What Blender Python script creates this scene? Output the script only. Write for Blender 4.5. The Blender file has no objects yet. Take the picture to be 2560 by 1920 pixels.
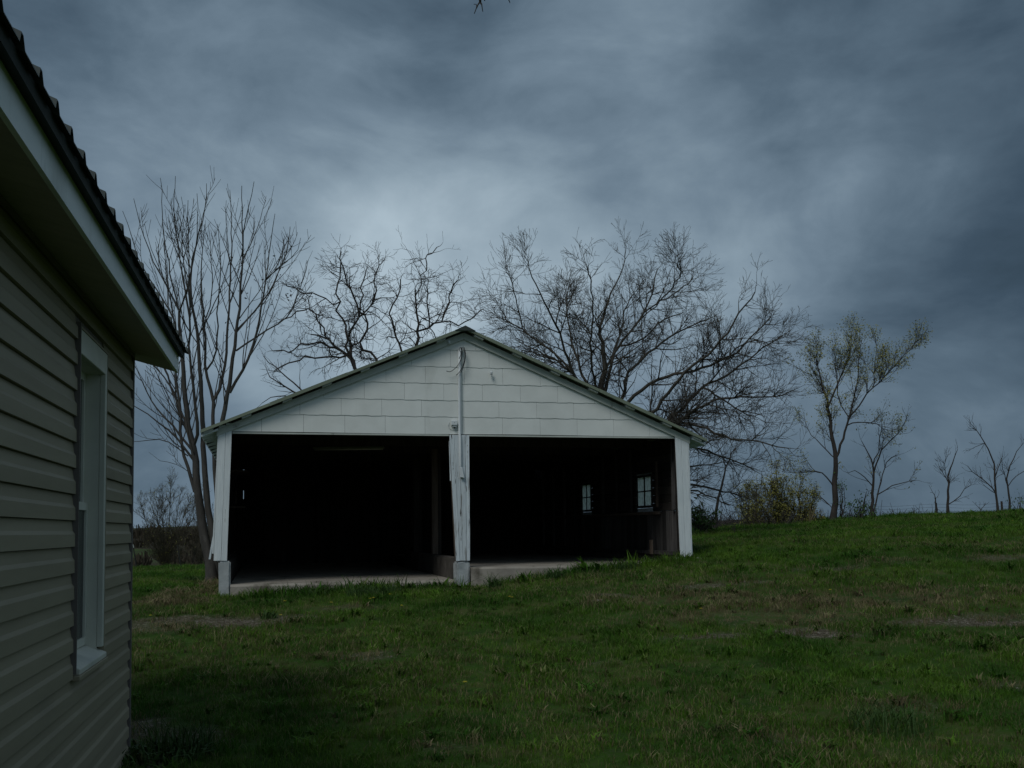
import bpy, bmesh, math, random
import numpy as np
from mathutils import Vector, Matrix, noise as mnoise

scene = bpy.context.scene
RAD = math.radians

# ------------------------------------------------------------------ camera
F_PX, PITCH, ROLL, HORIZON = 2590.0, RAD(3.5), RAD(-0.6), 1324.0
SHIFT = (HORIZON - 960 - F_PX*math.tan(PITCH))/2560
EYE = 1.6                                   # eye height above the near lawn
cam_data = bpy.data.cameras.new('camera')
cam = bpy.data.objects.new('camera', cam_data)
scene.collection.objects.link(cam)
cam_data.sensor_width = 36.0
cam_data.lens = 36.0*F_PX/2560
cam_data.shift_y = SHIFT
cam_data.clip_start = 0.05
cam_data.clip_end = 20000
cam.matrix_world = Matrix.Translation((0, 0, EYE)) @ Matrix.Rotation(math.pi/2+PITCH, 4, 'X') @ Matrix.Rotation(ROLL, 4, 'Z')
scene.camera = cam

# ------------------------------------------------------------------ sky and light
SUN_EL, SUN_AZ = RAD(50), RAD(208)          # azimuth clockwise from +Y: behind the viewer, to the left
SUN_STRENGTH, SUN_ANGLE = 1.15, RAD(24)
CLOUD_GAIN = 1.0
world = bpy.data.worlds.new('World'); scene.world = world
world.use_nodes = True
wt = world.node_tree; wt.nodes.clear()
def wn(t, **k):
    n = wt.nodes.new(t)
    for a, v in k.items(): setattr(n, a, v)
    return n
def wmath(op, a, b=None, c=None, clamp=False):
    n = wn('ShaderNodeMath', operation=op, use_clamp=clamp)
    for i, v in enumerate((a, b, c)):
        if v is None: continue
        if isinstance(v, (int, float)): n.inputs[i].default_value = v
        else: wt.links.new(v, n.inputs[i])
    return n.outputs[0]
w_out = wn('ShaderNodeOutputWorld')
sky = wn('ShaderNodeTexSky', sky_type='NISHITA', sun_disc=False, sun_elevation=SUN_EL, sun_rotation=SUN_AZ)
bg_sky = wn('ShaderNodeBackground'); bg_sky.inputs[1].default_value = 0.05
wt.links.new(sky.outputs[0], bg_sky.inputs[0])
geo = wn('ShaderNodeTexCoord')
mp = wn('ShaderNodeMapping'); mp.inputs['Rotation'].default_value = (RAD(8), RAD(-14), 0); mp.inputs['Scale'].default_value = (1.0, 1.0, 1.75)
wt.links.new(geo.outputs['Generated'], mp.inputs[0])
def wnoise(scale, detail, rough, dist, w):
    n = wn('ShaderNodeTexNoise', noise_dimensions='4D')
    n.inputs['Scale'].default_value = scale; n.inputs['Detail'].default_value = detail
    n.inputs['Roughness'].default_value = rough; n.inputs['Distortion'].default_value = dist
    n.inputs['W'].default_value = w
    wt.links.new(mp.outputs[0], n.inputs['Vector'])
    return wmath('SUBTRACT', n.outputs[0], 0.5)
n_big = wnoise(2.2, 3, 0.5, 0.5, 3.3)
n_mid = wnoise(5.0, 8, 0.57, 0.8, 4.4)
n_fine = wnoise(13.0, 5, 0.5, 0.4, 1.7)
field = wmath('ADD', wmath('ADD', wmath('MULTIPLY', n_big, 0.24), wmath('MULTIPLY', n_mid, 0.50)), wmath('MULTIPLY', n_fine, 0.20))
R3 = (Matrix.Rotation(math.pi/2+PITCH, 3, 'X') @ Matrix.Rotation(ROLL, 3, 'Z'))
def ray(px, py):
    """direction of a photo pixel (2560 x 1920)"""
    return R3 @ Vector(((px-1280)/F_PX, -(py-960)/F_PX + SHIFT*2560/F_PX, -1.0))
# cloud masses: (x, y in the 2212-wide view, angular radius in degrees, brightness)
BLOBS = [(600, 500, 11, .18), (1000, 590, 8, .23), (1330, 400, 9, .06), (300, 380, 8, .02), (1760, 520, 12, .10),
         (1050, 190, 9, -.06), (1980, 250, 12, -.08), (2250, 60, 15, -.14), (2200, 850, 11, -.12), (2250, 500, 9, -.04), (1500, 290, 7, -.05),
         (330, 150, 16, -.10), (380, 1000, 5, -.14), (340, 1100, 4, .06), (1800, 1130, 9, -.05), (2000, 1100, 3.5, .05), (640, 860, 7, .05), (1700, 850, 7, -.03)]
for bx, by, br, ba in BLOBS:
    d = ray(bx*1.1573, by*1.1573).normalized()
    dn = wn('ShaderNodeVectorMath', operation='DOT_PRODUCT'); dn.inputs[1].default_value = d
    nrm = wn('ShaderNodeVectorMath', operation='NORMALIZE'); wt.links.new(geo.outputs['Generated'], nrm.inputs[0])
    wt.links.new(nrm.outputs[0], dn.inputs[0])
    mr = wn('ShaderNodeMapRange', interpolation_type='SMOOTHSTEP')
    wt.links.new(dn.outputs['Value'], mr.inputs[0])
    mr.inputs[1].default_value = math.cos(RAD(br*1.25)); mr.inputs[2].default_value = 1.0
    mr.inputs[3].default_value = 0.0; mr.inputs[4].default_value = ba
    field = wmath('ADD', field, mr.outputs[0])
val = wmath('ADD', field, 0.525)
ramp = wn('ShaderNodeValToRGB')
wt.links.new(val, ramp.inputs[0])
def srgb(r, g, b):
    return tuple(((c/255)/12.92 if c/255 <= .04045 else ((c/255+.055)/1.055)**2.4) for c in (r, g, b)) + (1,)
els = ramp.color_ramp.elements
els[0].position = 0.12; els[0].color = srgb(44, 60, 72)
els[1].position = 0.90; els[1].color = srgb(172, 190, 202)
for p, c in ((0.27, (62, 80, 96)), (0.42, (87, 106, 122)), (0.55, (110, 129, 145)), (0.70, (137, 156, 170))):
    e = els.new(p); e.color = srgb(*c)
bg_cl = wn('ShaderNodeBackground'); bg_cl.inputs[1].default_value = CLOUD_GAIN
wt.links.new(ramp.outputs[0], bg_cl.inputs[0])
mixw = wn('ShaderNodeMixShader'); mixw.inputs[0].default_value = 0.985   # overcast: hardly any clear sky comes through
wt.links.new(bg_sky.outputs[0], mixw.inputs[1]); wt.links.new(bg_cl.outputs[0], mixw.inputs[2])
wt.links.new(mixw.outputs[0], w_out.inputs[0])

sd = bpy.data.lights.new('sun', 'SUN'); sd.energy = SUN_STRENGTH; sd.angle = SUN_ANGLE; sd.color = (0.97, 1.0, 0.98)
sun = bpy.data.objects.new('sun', sd); scene.collection.objects.link(sun)
sdir = Vector((math.sin(SUN_AZ)*math.cos(SUN_EL), math.cos(SUN_AZ)*math.cos(SUN_EL), math.sin(SUN_EL)))
sun.rotation_euler = sdir.to_track_quat('Z', 'Y').to_euler(); sun.location = (-10, -20, 30)

scene.view_settings.view_transform = 'Standard'
scene.view_settings.look = 'None'
scene.view_settings.exposure = 0.0
scene.view_settings.gamma = 1.0
scene.view_settings.use_curve_mapping = False
scene.render.engine = 'CYCLES'

# ------------------------------------------------------------------ helpers
COL = scene.collection
def P(px, py, Y):
    """world point seen at photo pixel (px, py) at distance Y"""
    d = ray(px, py); k = Y/d.y
    return Vector((d.x*k, Y, EYE + d.z*k))
def D(x, y, Y):
    return P(x*1.1573, y*1.1573, Y)

def tag(o, label=None, cat=None, group=None, kind=None):
    if label: o['label'] = label
    if cat: o['category'] = cat
    if group: o['group'] = group
    if kind: o['kind'] = kind
    return o
def empty(name, loc, rz=0.0):
    o = bpy.data.objects.new(name, None); COL.objects.link(o)
    o.location = loc; o.rotation_euler = (0, 0, rz); o.empty_display_size = 0.2
    return o

class MB:
    """collects shapes, then links them as ONE mesh object"""
    def __init__(s, zb=0.0): s.v = []; s.f = []; s.zb = zb
    def add(s, vs, fs):
        b = len(s.v); s.v += [tuple(v) for v in vs]; s.f += [tuple(i+b for i in f) for f in fs]; return s
    def box(s, x0, x1, y0, y1, z0, z1):
        vs = [(x, y, z) for z in (z0, z1) for y in (y0, y1) for x in (x0, x1)]
        return s.add(vs, [(0, 2, 3, 1), (4, 5, 7, 6), (0, 1, 5, 4), (2, 6, 7, 3), (0, 4, 6, 2), (1, 3, 7, 5)])
    def hexa(s, vs):    # 8 points: bottom ring then top ring
        return s.add(vs, [(3, 2, 1, 0), (4, 5, 6, 7), (0, 1, 5, 4), (1, 2, 6, 5), (2, 3, 7, 6), (3, 0, 4, 7)])
    def beam(s, a, b, w, h, up=(0, 0, 1)):
        a = Vector(a); b = Vector(b); t = (b-a).normalized(); up = Vector(up)
        r = t.cross(up).normalized()*w/2; n = r.cross(t).normalized()*h/2
        return s.hexa([a-r-n, a+r-n, a+r+n, a-r+n, b-r-n, b+r-n, b+r+n, b-r+n])
    def tube(s, pts, radii, sides=8):
        pts = [Vector(p) for p in pts]
        if not hasattr(radii, '__len__'): radii = [radii]*len(pts)
        base = len(s.v)
        ref = Vector((0.3, 0.2, 1)) if abs((pts[-1]-pts[0]).normalized().z) < .8 else Vector((1, 0.1, 0))
        for i, p in enumerate(pts):
            t = (pts[min(i+1, len(pts)-1)]-pts[max(i-1, 0)]).normalized()
            r = t.cross(ref).normalized(); n = r.cross(t)
            for k in range(sides):
                a = 2*math.pi*k/sides
                s.v.append(tuple(p+(r*math.cos(a)+n*math.sin(a))*radii[i]))
        for i in range(len(pts)-1):
            for k in range(sides):
                a = base+i*sides+k; b = base+i*sides+(k+1) % sides
                s.f.append((a, b, b+sides, a+sides))
        s.f.append(tuple(base+k for k in range(sides))[::-1])
        s.f.append(tuple(base+(len(pts)-1)*sides+k for k in range(sides)))
        return s
    def build(s, name, mat, parent=None, bevel=0.0, smooth=False):
        me = bpy.data.meshes.new(name)
        me.from_pydata([(x, y, z-s.zb) for x, y, z in s.v], [], s.f); me.update()
        if mat: me.materials.append(mat)
        if bevel > 0 or True:
            bm = bmesh.new(); bm.from_mesh(me)
            bmesh.ops.recalc_face_normals(bm, faces=bm.faces)
            if bevel > 0:
                bmesh.ops.bevel(bm, geom=list(bm.edges), offset=bevel, segments=1, affect='EDGES')
            bm.to_mesh(me); bm.free()
        if smooth: me.polygons.foreach_set('use_smooth', [True]*len(me.polygons))
        o = bpy.data.objects.new(name, me); COL.objects.link(o)
        if parent: o.parent = parent
        return o

def mesh_np(name, V, Q, mat, parent=None, smooth=False):
    """fast mesh from vertex and quad arrays"""
    V = np.asarray(V, dtype=np.float32); Q = np.asarray(Q, dtype=np.int32)
    me = bpy.data.meshes.new(name)
    me.vertices.add(len(V)); me.vertices.foreach_set('co', V.ravel())
    k = Q.shape[1]
    me.loops.add(Q.size); me.loops.foreach_set('vertex_index', Q.ravel())
    me.polygons.add(len(Q)); me.polygons.foreach_set('loop_start', np.arange(0, Q.size, k, dtype=np.int32))
    me.update(calc_edges=True); me.validate()
    if smooth: me.polygons.foreach_set('use_smooth', np.ones(len(me.polygons), dtype=bool))
    if mat: me.materials.append(mat)
    o = bpy.data.objects.new(name, me); COL.objects.link(o)
    if parent: o.parent = parent
    return o

# ------------------------------------------------------------------ materials
def material(name, cols, scale=4.0, detail=6, rough=0.85, bump=0.0, stretch=(1, 1, 1), rand=0.0, spec=0.25,
             metallic=0.0, bump_scale=None, spots=None, coord='Object', dist=0.3, contrast=1.0, bdist=0.01):
    """cols: colours low..high along a noise; rand: value variation from piece to piece;
    spots: (colour, scale, threshold, softness, stretch) a second layer such as peeled paint or dirt"""
    m = bpy.data.materials.new(name); m.use_nodes = True
    nt = m.node_tree; N = nt.nodes; L = nt.links; N.clear()
    out = N.new('ShaderNodeOutputMaterial'); b = N.new('ShaderNodeBsdfPrincipled')
    L.new(b.outputs[0], out.inputs[0])
    b.inputs['Roughness'].default_value = rough; b.inputs['Metallic'].default_value = metallic
    b.inputs['Specular IOR Level'].default_value = spec
    tc = N.new('ShaderNodeTexCoord'); src = tc.outputs['Object']
    if coord == 'World':
        g = N.new('ShaderNodeNewGeometry'); src = g.outputs['Position']
    def nz(sc, st, det, ds):
        mp = N.new('ShaderNodeMapping'); mp.inputs['Scale'].default_value = st; L.new(src, mp.inputs[0])
        n = N.new('ShaderNodeTexNoise'); n.inputs['Scale'].default_value = sc; n.inputs['Detail'].default_value = det
        n.inputs['Distortion'].default_value = ds; n.inputs['Roughness'].default_value = 0.6
        L.new(mp.outputs[0], n.inputs['Vector']); return n.outputs[0]
    fac = nz(scale, stretch, detail, dist)
    r = N.new('ShaderNodeValToRGB'); L.new(fac, r.inputs[0])
    k = len(cols); lo, hi = 0.5-0.2/contrast, 0.5+0.2/contrast
    r.color_ramp.elements[0].position = lo; r.color_ramp.elements[0].color = (*cols[0], 1)
    r.color_ramp.elements[1].position = hi; r.color_ramp.elements[1].color = (*cols[-1], 1)
    for i in range(1, k-1):
        e = r.color_ramp.elements.new(lo+(hi-lo)*i/(k-1)); e.color = (*cols[i], 1)
    col = r.outputs[0]
    if spots:
        for sc_, s_s, th, soft, st in spots:
            f = nz(s_s, st, 7, 0.2)
            mr = N.new('ShaderNodeMapRange'); L.new(f, mr.inputs[0])
            mr.inputs[1].default_value = th; mr.inputs[2].default_value = th+soft
            mx = N.new('ShaderNodeMixRGB'); L.new(mr.outputs[0], mx.inputs[0]); L.new(col, mx.inputs[1])
            mx.inputs[2].default_value = (*sc_, 1); col = mx.outputs[0]
    if rand > 0:
        oi = N.new('ShaderNodeObjectInfo'); hs = N.new('ShaderNodeHueSaturation')
        mr = N.new('ShaderNodeMapRange'); L.new(oi.outputs['Random'], mr.inputs[0])
        mr.inputs[3].default_value = 1-rand; mr.inputs[4].default_value = 1+rand
        L.new(mr.outputs[0], hs.inputs['Value']); L.new(col, hs.inputs['Color']); col = hs.outputs[0]
    L.new(col, b.inputs['Base Color'])
    if bump > 0:
        bs = nz(bump_scale or scale*3, stretch, 8, 0.0)
        bn = N.new('ShaderNodeBump'); bn.inputs['Strength'].default_value = bump; bn.inputs['Distance'].default_value = bdist
        L.new(bs, bn.inputs['Height']); L.new(bn.outputs[0], b.inputs['Normal'])
    return m

M = {}
M['white_shingle'] = material('white_shingle', [(.70, .71, .67), (.80, .81, .77)], 2.5, rough=.7, bump=.25, bump_scale=60, rand=.025,
                              spots=[((.42, .43, .38), 1.1, .60, .25, (1, 1, .5)), ((.25, .22, .18), 14, .72, .05, (1, 1, 1))], bdist=.004)
M['white_paint'] = material('white_paint', [(.62, .66, .67), (.76, .79, .79)], 5, rough=.65, stretch=(6, 6, .6), bump=.5, bump_scale=12, rand=.05,
                            spots=[((.30, .29, .27), 6, .64, .06, (5, 5, .5)), ((.12, .11, .10), 9, .70, .03, (3, 3, .4))])
M['old_paint'] = material('old_paint', [(.55, .60, .63), (.74, .78, .79)], 5, rough=.7, stretch=(8, 8, .5), bump=.8, bump_scale=12, rand=.09,
                          spots=[((.34, .34, .33), 5, .56, .08, (7, 7, .45)), ((.07, .065, .06), 7, .62, .03, (5, 5, .5))])
M['trim_paint'] = material('trim_paint', [(.47, .49, .44), (.58, .60, .55)], 4, rough=.7, bump=.3, rand=.05,
                           spots=[((.2, .2, .17), 5, .63, .1, (1, 1, 1))])
M['green_metal'] = material('green_metal', [(.15, .18, .125), (.24, .27, .195)], 2.0, rough=.55, spec=.4, bump=.15, rand=.08,
                            spots=[((.13, .09, .06), 6, .66, .08, (1, 1, 1))])
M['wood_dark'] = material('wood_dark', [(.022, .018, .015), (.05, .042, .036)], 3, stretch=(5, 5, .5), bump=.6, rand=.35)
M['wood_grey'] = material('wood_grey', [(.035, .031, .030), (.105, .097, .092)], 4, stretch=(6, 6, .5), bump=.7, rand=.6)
M['wood_old'] = material('wood_old', [(.07, .05, .038), (.14, .108, .085)], 4, stretch=(5, 5, .5), bump=.6, rand=.15)
M['concrete'] = material('concrete', [(.24, .21, .175), (.36, .32, .27)], 3, bump=.6, bump_scale=25, rough=.95,
                         spots=[((.10, .085, .065), 2.2, .55, .14, (1, 1, 1)), ((.07, .08, .045), 5, .64, .08, (1, 1, 1))])
M['floor'] = material('floor', [(.10, .085, .07), (.17, .15, .125)], 2.0, bump=.3, bump_scale=25, rough=.95,
                      spots=[((.06, .05, .04), 1.3, .52, .2, (1, 1, 1))])
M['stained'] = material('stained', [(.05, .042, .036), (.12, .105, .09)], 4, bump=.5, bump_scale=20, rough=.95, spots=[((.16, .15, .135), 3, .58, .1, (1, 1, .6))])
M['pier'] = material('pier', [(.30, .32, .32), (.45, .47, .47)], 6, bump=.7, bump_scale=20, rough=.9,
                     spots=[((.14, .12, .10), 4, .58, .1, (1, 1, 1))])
M['vinyl'] = material('vinyl', [(.275, .238, .165), (.325, .285, .20)], 3, rough=.6, spec=.25, bump=.5, bump_scale=4, stretch=(1, .3, 3), rand=.06,
                      spots=[((.215, .19, .135), 1.2, .56, .25, (1, .4, 2))], bdist=.003)
M['vinyl_dark'] = material('vinyl_dark', [(.15, .13, .12), (.17, .15, .14)], 3, rough=.5)
M['white_trim'] = material('white_trim', [(.56, .55, .47), (.64, .63, .55)], 4, rough=.5, bump=.1,
                           spots=[((.38, .39, .35), 2.0, .60, .2, (1, 1, .4))])
M['fascia'] = material('fascia', [(.68, .72, .72), (.78, .80, .80)], 3, rough=.5, bump=.1, stretch=(3, 1, 6),
                       spots=[((.46, .48, .45), 1.5, .56, .25, (1, 2, 1))])
M['soffit'] = material('soffit', [(.36, .32, .25), (.44, .39, .31)], 3, stretch=(1, 8, 1), rough=.8, bump=.2)
M['roof_metal'] = material('roof_metal', [(.035, .042, .038), (.06, .072, .062)], 4, rough=.5, spec=.4, bump=.1)
M['roof_edge'] = material('roof_edge', [(.018, .022, .019), (.035, .040, .034)], 5, rough=.75, bump=.3)
M['rubber'] = material('rubber', [(.012, .012, .013), (.02, .02, .02)], 5, rough=.6)
M['grey_pipe'] = material('grey_pipe', [(.64, .67, .68), (.74, .76, .76)], 8, rough=.45, bump=.1,
                          spots=[((.28, .28, .27), 7, .62, .1, (1, 1, .3))])
M['steel_post'] = material('steel_post', [(.03, .035, .03), (.055, .05, .042)], 8, rough=.7)
M['bark'] = material('bark', [(.042, .038, .034), (.078, .071, .063)], 6, stretch=(2, 2, .6), bump=.6, coord='World', bump_scale=18,
                     spots=[((.13, .12, .11), 3.5, .60, .08, (1, 1, .5))])
M['bark_dark'] = material('bark_dark', [(.03, .025, .022), (.062, .052, .045)], 5, stretch=(2, 2, .6), bump=.6, coord='World', bump_scale=18)
M['bark_oak'] = material('bark_oak', [(.045, .039, .031), (.088, .077, .062)], 5, stretch=(2, 2, .6), bump=.6, coord='World', bump_scale=18)
M['bark_pale'] = material('bark_pale', [(.06, .05, .035), (.10, .085, .055)], 5, coord='World')
M['leaf_young'] = material('leaf_young', [(.16, .16, .035), (.30, .28, .07)], 2.0, coord='World', rough=.7)
M['leaf_green'] = material('leaf_green', [(.03, .075, .014), (.08, .14, .03)], 3.0, coord='World', rough=.7)
M['weed_leaf'] = material('weed_leaf', [(.022, .055, .010), (.055, .10, .022)], 3.0, coord='World', rough=.7)
M['dry_stalk'] = material('dry_stalk', [(.16, .12, .07), (.25, .19, .11)], 3.0, coord='World', rough=.8)
M['petal'] = material('petal', [(.62, .48, .03), (.70, .56, .05)], 6, rough=.7)
M['stone'] = material('stone', [(.16, .145, .12), (.30, .27, .23)], 6, rough=.95, bump=.6, rand=.3)
M['tube_glass'] = material('tube_glass', [(.34, .35, .27), (.42, .42, .34)], 3, rough=.3)
M['woods'] = material('woods', [(.040, .034, .026), (.085, .072, .052)], .03, coord='World', rough=1, spec=0)
M['mountain'] = material('mountain', [(.035, .055, .085), (.05, .075, .105)], .002, coord='World', rough=1, spec=0)  # distance haze is put into this bluish surface colour

def glass_material(name, tint, dirt, rough=.02):
    m = bpy.data.materials.new(name); m.use_nodes = True
    nt = m.node_tree; N = nt.nodes; L = nt.links; N.clear()
    out = N.new('ShaderNodeOutputMaterial')
    tr = N.new('ShaderNodeBsdfTransparent'); tr.inputs[0].default_value = (*tint, 1)
    gl = N.new('ShaderNodeBsdfGlossy'); gl.inputs['Roughness'].default_value = rough
    df = N.new('ShaderNodeBsdfDiffuse'); df.inputs[0].default_value = (.5, .52, .48, 1)
    tl = N.new('ShaderNodeBsdfTranslucent'); tl.inputs[0].default_value = (.92, .95, .90, 1)
    fr = N.new('ShaderNodeFresnel'); fr.inputs[0].default_value = 1.45
    m1 = N.new('ShaderNodeMixShader'); L.new(fr.outputs[0], m1.inputs[0]); L.new(tr.outputs[0], m1.inputs[1]); L.new(gl.outputs[0], m1.inputs[2])
    ad = N.new('ShaderNodeMixShader'); ad.inputs[0].default_value = .85; L.new(df.outputs[0], ad.inputs[1]); L.new(tl.outputs[0], ad.inputs[2])
    n = N.new('ShaderNodeTexNoise'); n.inputs['Scale'].default_value = 9
    tc = N.new('ShaderNodeTexCoord'); L.new(tc.outputs['Object'], n.inputs['Vector'])
    mr = N.new('ShaderNodeMapRange'); L.new(n.outputs[0], mr.inputs[0]); mr.inputs[1].default_value = .3; mr.inputs[2].default_value = .7
    mr.inputs[3].default_value = dirt*.6; mr.inputs[4].default_value = min(1, dirt*1.4)
    m2 = N.new('ShaderNodeMixShader'); L.new(mr.outputs[0], m2.inputs[0]); L.new(m1.outputs[0], m2.inputs[1]); L.new(ad.outputs[0], m2.inputs[2])
    L.new(m2.outputs[0], out.inputs[0]); return m
M['dusty_glass'] = glass_material('dusty_glass', (.96, .98, .97), .82)
M['house_glass'] = glass_material('house_glass', (.25, .30, .34), .06)

# ------------------------------------------------------------------ ground heights
GX = np.array([-400, -30, -9, -4.5, -1, 3, 7, 13, 30, 400.])
GY = np.array([-60, 5, 8, 11, 14.5, 17, 20, 25, 31, 38, 60, 110, 400.])
GZ = np.array([
    [-1.6]*10,
    [-1.6, -1.6, -1.6, -1.6, -1.6, -1.58, -1.55, -1.5, -1.4, -1.4],
    [-1.55, -1.55, -1.55, -1.53, -1.5, -1.45, -1.4, -1.3, -1.2, -1.2],
    [-1.4, -1.4, -1.35, -1.27, -1.2, -1.15, -1.05, -.88, -.7, -.7],
    [-1.2, -1.2, -1.0, -.94, -.87, -.74, -.53, -.38, -.2, -.2],
    [-1.2, -1.2, -1.0, -.95, -.90, -.46, -.27, -.10, .05, 0],
    [-1.2, -1.2, -1.0, -.96, -.92, -.37, -.17, .03, .2, .1],
    [-1.25, -1.25, -1.08, -1.02, -.92, -.30, -.10, .12, .4, .3],
    [-1.4, -1.4, -1.15, -1.12, -.92, -.24, -.05, .27, .65, .4],
    [-1.8, -1.6, -1.22, -1.25, -1.15, -.50, -.30, .02, .4, .2],
    [-5, -4, -4, -4, -3.6, -3.2, -3, -2.6, -2, -3],
    [-13]*10, [-14]*10])
def _cubic(xs, q):
    """monotone-ish cubic weights on an uneven grid: index and smoothed fraction"""
    q = np.clip(q, xs[0], xs[-1]-1e-6)
    i = np.clip(np.searchsorted(xs, q, side='right')-1, 0, len(xs)-2)
    return i, (q-xs[i])/(xs[i+1]-xs[i])
def _herm(p0, p1, m0, m1, t):
    t2 = t*t; t3 = t2*t
    return (2*t3-3*t2+1)*p0 + (t3-2*t2+t)*m0 + (-2*t3+3*t2)*p1 + (t3-t2)*m1
_slx = np.zeros_like(GZ)
for j in range(1, len(GX)-1):
    a = (GZ[:, j]-GZ[:, j-1])/(GX[j]-GX[j-1]); b = (GZ[:, j+1]-GZ[:, j])/(GX[j+1]-GX[j])
    _slx[:, j] = np.where(a*b > 0, 2*a*b/(a+b+1e-12), 0)
def _rows(ix, tx, iy):
    h = GX[ix+1]-GX[ix]
    return _herm(GZ[iy, ix], GZ[iy, ix+1], _slx[iy, ix]*h, _slx[iy, ix+1]*h, tx)
BA = RAD(13.6)                                        # the barn is turned by this much
BU = np.array([math.cos(BA), math.sin(BA)]); BD = np.array([-math.sin(BA), math.cos(BA)])
BX, BY = -4.267, 15.0                                 # its left front corner
BW, BDEPTH = 7.33, 9.5
def barn_uv(x, y):
    return (x-BX)*BU[0]+(y-BY)*BU[1], (x-BX)*BD[0]+(y-BY)*BD[1]
def ground_z(x, y):
    """height of the ground above the camera's zero level (eye at EYE)"""
    x = np.atleast_1d(np.asarray(x, float)); y = np.atleast_1d(np.asarray(y, float))
    ix, tx = _cubic(GX, x); iy, ty = _cubic(GY, y)
    r0 = _rows(ix, tx, iy); r1 = _rows(ix, tx, iy+1)
    rm = _rows(ix, tx, np.maximum(iy-1, 0)); rp = _rows(ix, tx, np.minimum(iy+2, len(GY)-1))
    h = GY[iy+1]-GY[iy]
    s01 = (r1-r0)/h
    sm = np.where(iy > 0, (r0-rm)/(GY[iy]-GY[np.maximum(iy-1, 0)]+1e-9), s01)
    sp = np.where(iy < len(GY)-2, (rp-r1)/(GY[np.minimum(iy+2, len(GY)-1)]-GY[iy+1]+1e-9), s01)
    m0 = np.where(sm*s01 > 0, 2*sm*s01/(sm+s01+1e-12), 0); m1 = np.where(sp*s01 > 0, 2*sp*s01/(sp+s01+1e-12), 0)
    z = _herm(r0, r1, m0*h, m1*h, ty)
    near = np.clip((90-y)/60, 0, 1)*np.clip((60-np.abs(x))/30, 0, 1)
    z = z + near*(0.022*np.sin(1.9*x+.7*y+1)*np.sin(1.3*y-.6*x) + 0.014*np.sin(4.1*x-2.3*y)*np.sin(3.7*y+1.9*x+2)
                  + 0.04*np.sin(.55*x+.3*y+2)*np.sin(.6*y-.2*x))
    # a little bank beside the barn's right corner and ruts on the right
    z = z + 0.06*np.exp(-((x-5.2)/1.6)**2-((y-15.6)/.7)**2) - 0.05*np.exp(-((y-12.9-.08*x)/.5)**2)*np.clip((x-2)/3, 0, 1)*np.clip((14-x)/3, 0, 1)
    # far country: rolling hills beyond the valley
    r = np.hypot(x, y)
    far = np.clip((r-180)/260, 0, 1); far = far*far*(3-2*far)
    hills = 10.0 + 4.5*np.sin(x/170.+.8)*np.cos(r/260.) + 3*np.sin(x/61.+r/90.) + np.clip((r-700)/1500, 0, 1)*16
    z = z + far*hills
    # nothing pokes through the barn's floor
    s, t = barn_uv(x, y)
    inside = np.minimum(np.minimum(s-.02, BW-.05-s)/.14, np.minimum(t-.06, BDEPTH-.1-t)/.14)
    k = np.clip(inside, 0, 1)
    z = np.where(k > 0, z*(1-k)+np.minimum(z, -1.05)*k, z)
    return z + EYE
def gz(x, y): return float(ground_z(x, y)[0])
def ground_at(px, py):
    """where the ray of a photo pixel meets the ground"""
    d = ray(px, py); Y = 4.0
    while Y < 60:
        p = P(px, py, Y)
        if p.z < gz(p.x, p.y): return Vector((p.x, p.y, gz(p.x, p.y)))
        Y += 0.05
    return Vector((p.x, p.y, gz(p.x, p.y)))

# patches: (x, y in the 2560-wide photo, half width m, half depth m, bareness, dryness)
PATCHES = []
for px, py, hw, hd, bare, dry in [
    (430, 1552, .75, .28, .85, .5), (600, 1562, .8, .26, .95, .5), (720, 1545, .55, .22, .85, .5), (370, 1575, .7, .2, .7, .6),
    (480, 1492, .7, .5, .25, 1.0), (400, 1510, .8, .45, .2, 1.0), (560, 1478, .35, .35, .3, 1.0),
    (1510, 1488, .35, .14, .95, .4), (1560, 1492, .35, .12, .8, .4), (1800, 1590, .45, .16, .8, .4), (1750, 1592, .4, .14, .7, .4), (2000, 1583, .5, .2, 1.0, .3),
    (2060, 1590, .4, .15, .9, .4), (2350, 1553, .8, .16, .9, .4), (2500, 1562, .7, .15, 1.0, .3), (2430, 1545, .8, .15, .6, .6),
    (1820, 1462, .7, .16, .75, .6), (1730, 1470, .5, .14, .6, .6), (2080, 1425, .5, .2, .6, .6), (2500, 1395, .6, .3, .6, .6), (2200, 1405, .4, .2, .4, .6),
    (900, 1638, .5, .12, .65, .6), (960, 1643, .3, .1, .7, .6), (860, 1520, .5, .2, .35, .7), (1690, 1500, 1.2, .4, .15, .8), (1900, 1540, 1.4, .5, .2, .8),
    (2200, 1500, 1.8, .6, .15, .7), (2270, 1770, .35, .25, .35, .8), (2500, 1720, .4, .2, .5, .6), (1120, 1870, .3, .1, .3, .7), (1970, 1850, .25, .12, .5, .6),
    (430, 1860, .5, .35, .75, .4), (340, 1830, .25, .4, .85, .4), (350, 1900, .3, .3, .8, .3), (1500, 1660, .3, .1, .4, .5), (900, 1470, .3, .1, .3, .3)]:
    g = ground_at(px, py); PATCHES.append((g.x, g.y, hw, hd, bare, dry))
def patch_fields(x, y):
    wob = 0.35*np.sin(3.1*x+1.7*y)+0.3*np.sin(7.3*x-5.1*y+1)+0.25*np.sin(13*x+11*y+2)
    bare = np.zeros_like(x); dry = np.zeros_like(x)
    for cx, cy, hw, hd, b, d in PATCHES:
        q = np.sqrt(((x-cx)/hw)**2+((y-cy)/hd)**2)+wob*.45
        k = np.clip((1.25-q)/.6, 0, 1)
        bare = np.maximum(bare, k*b); dry = np.maximum(dry, k*d)
    return bare, dry

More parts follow.
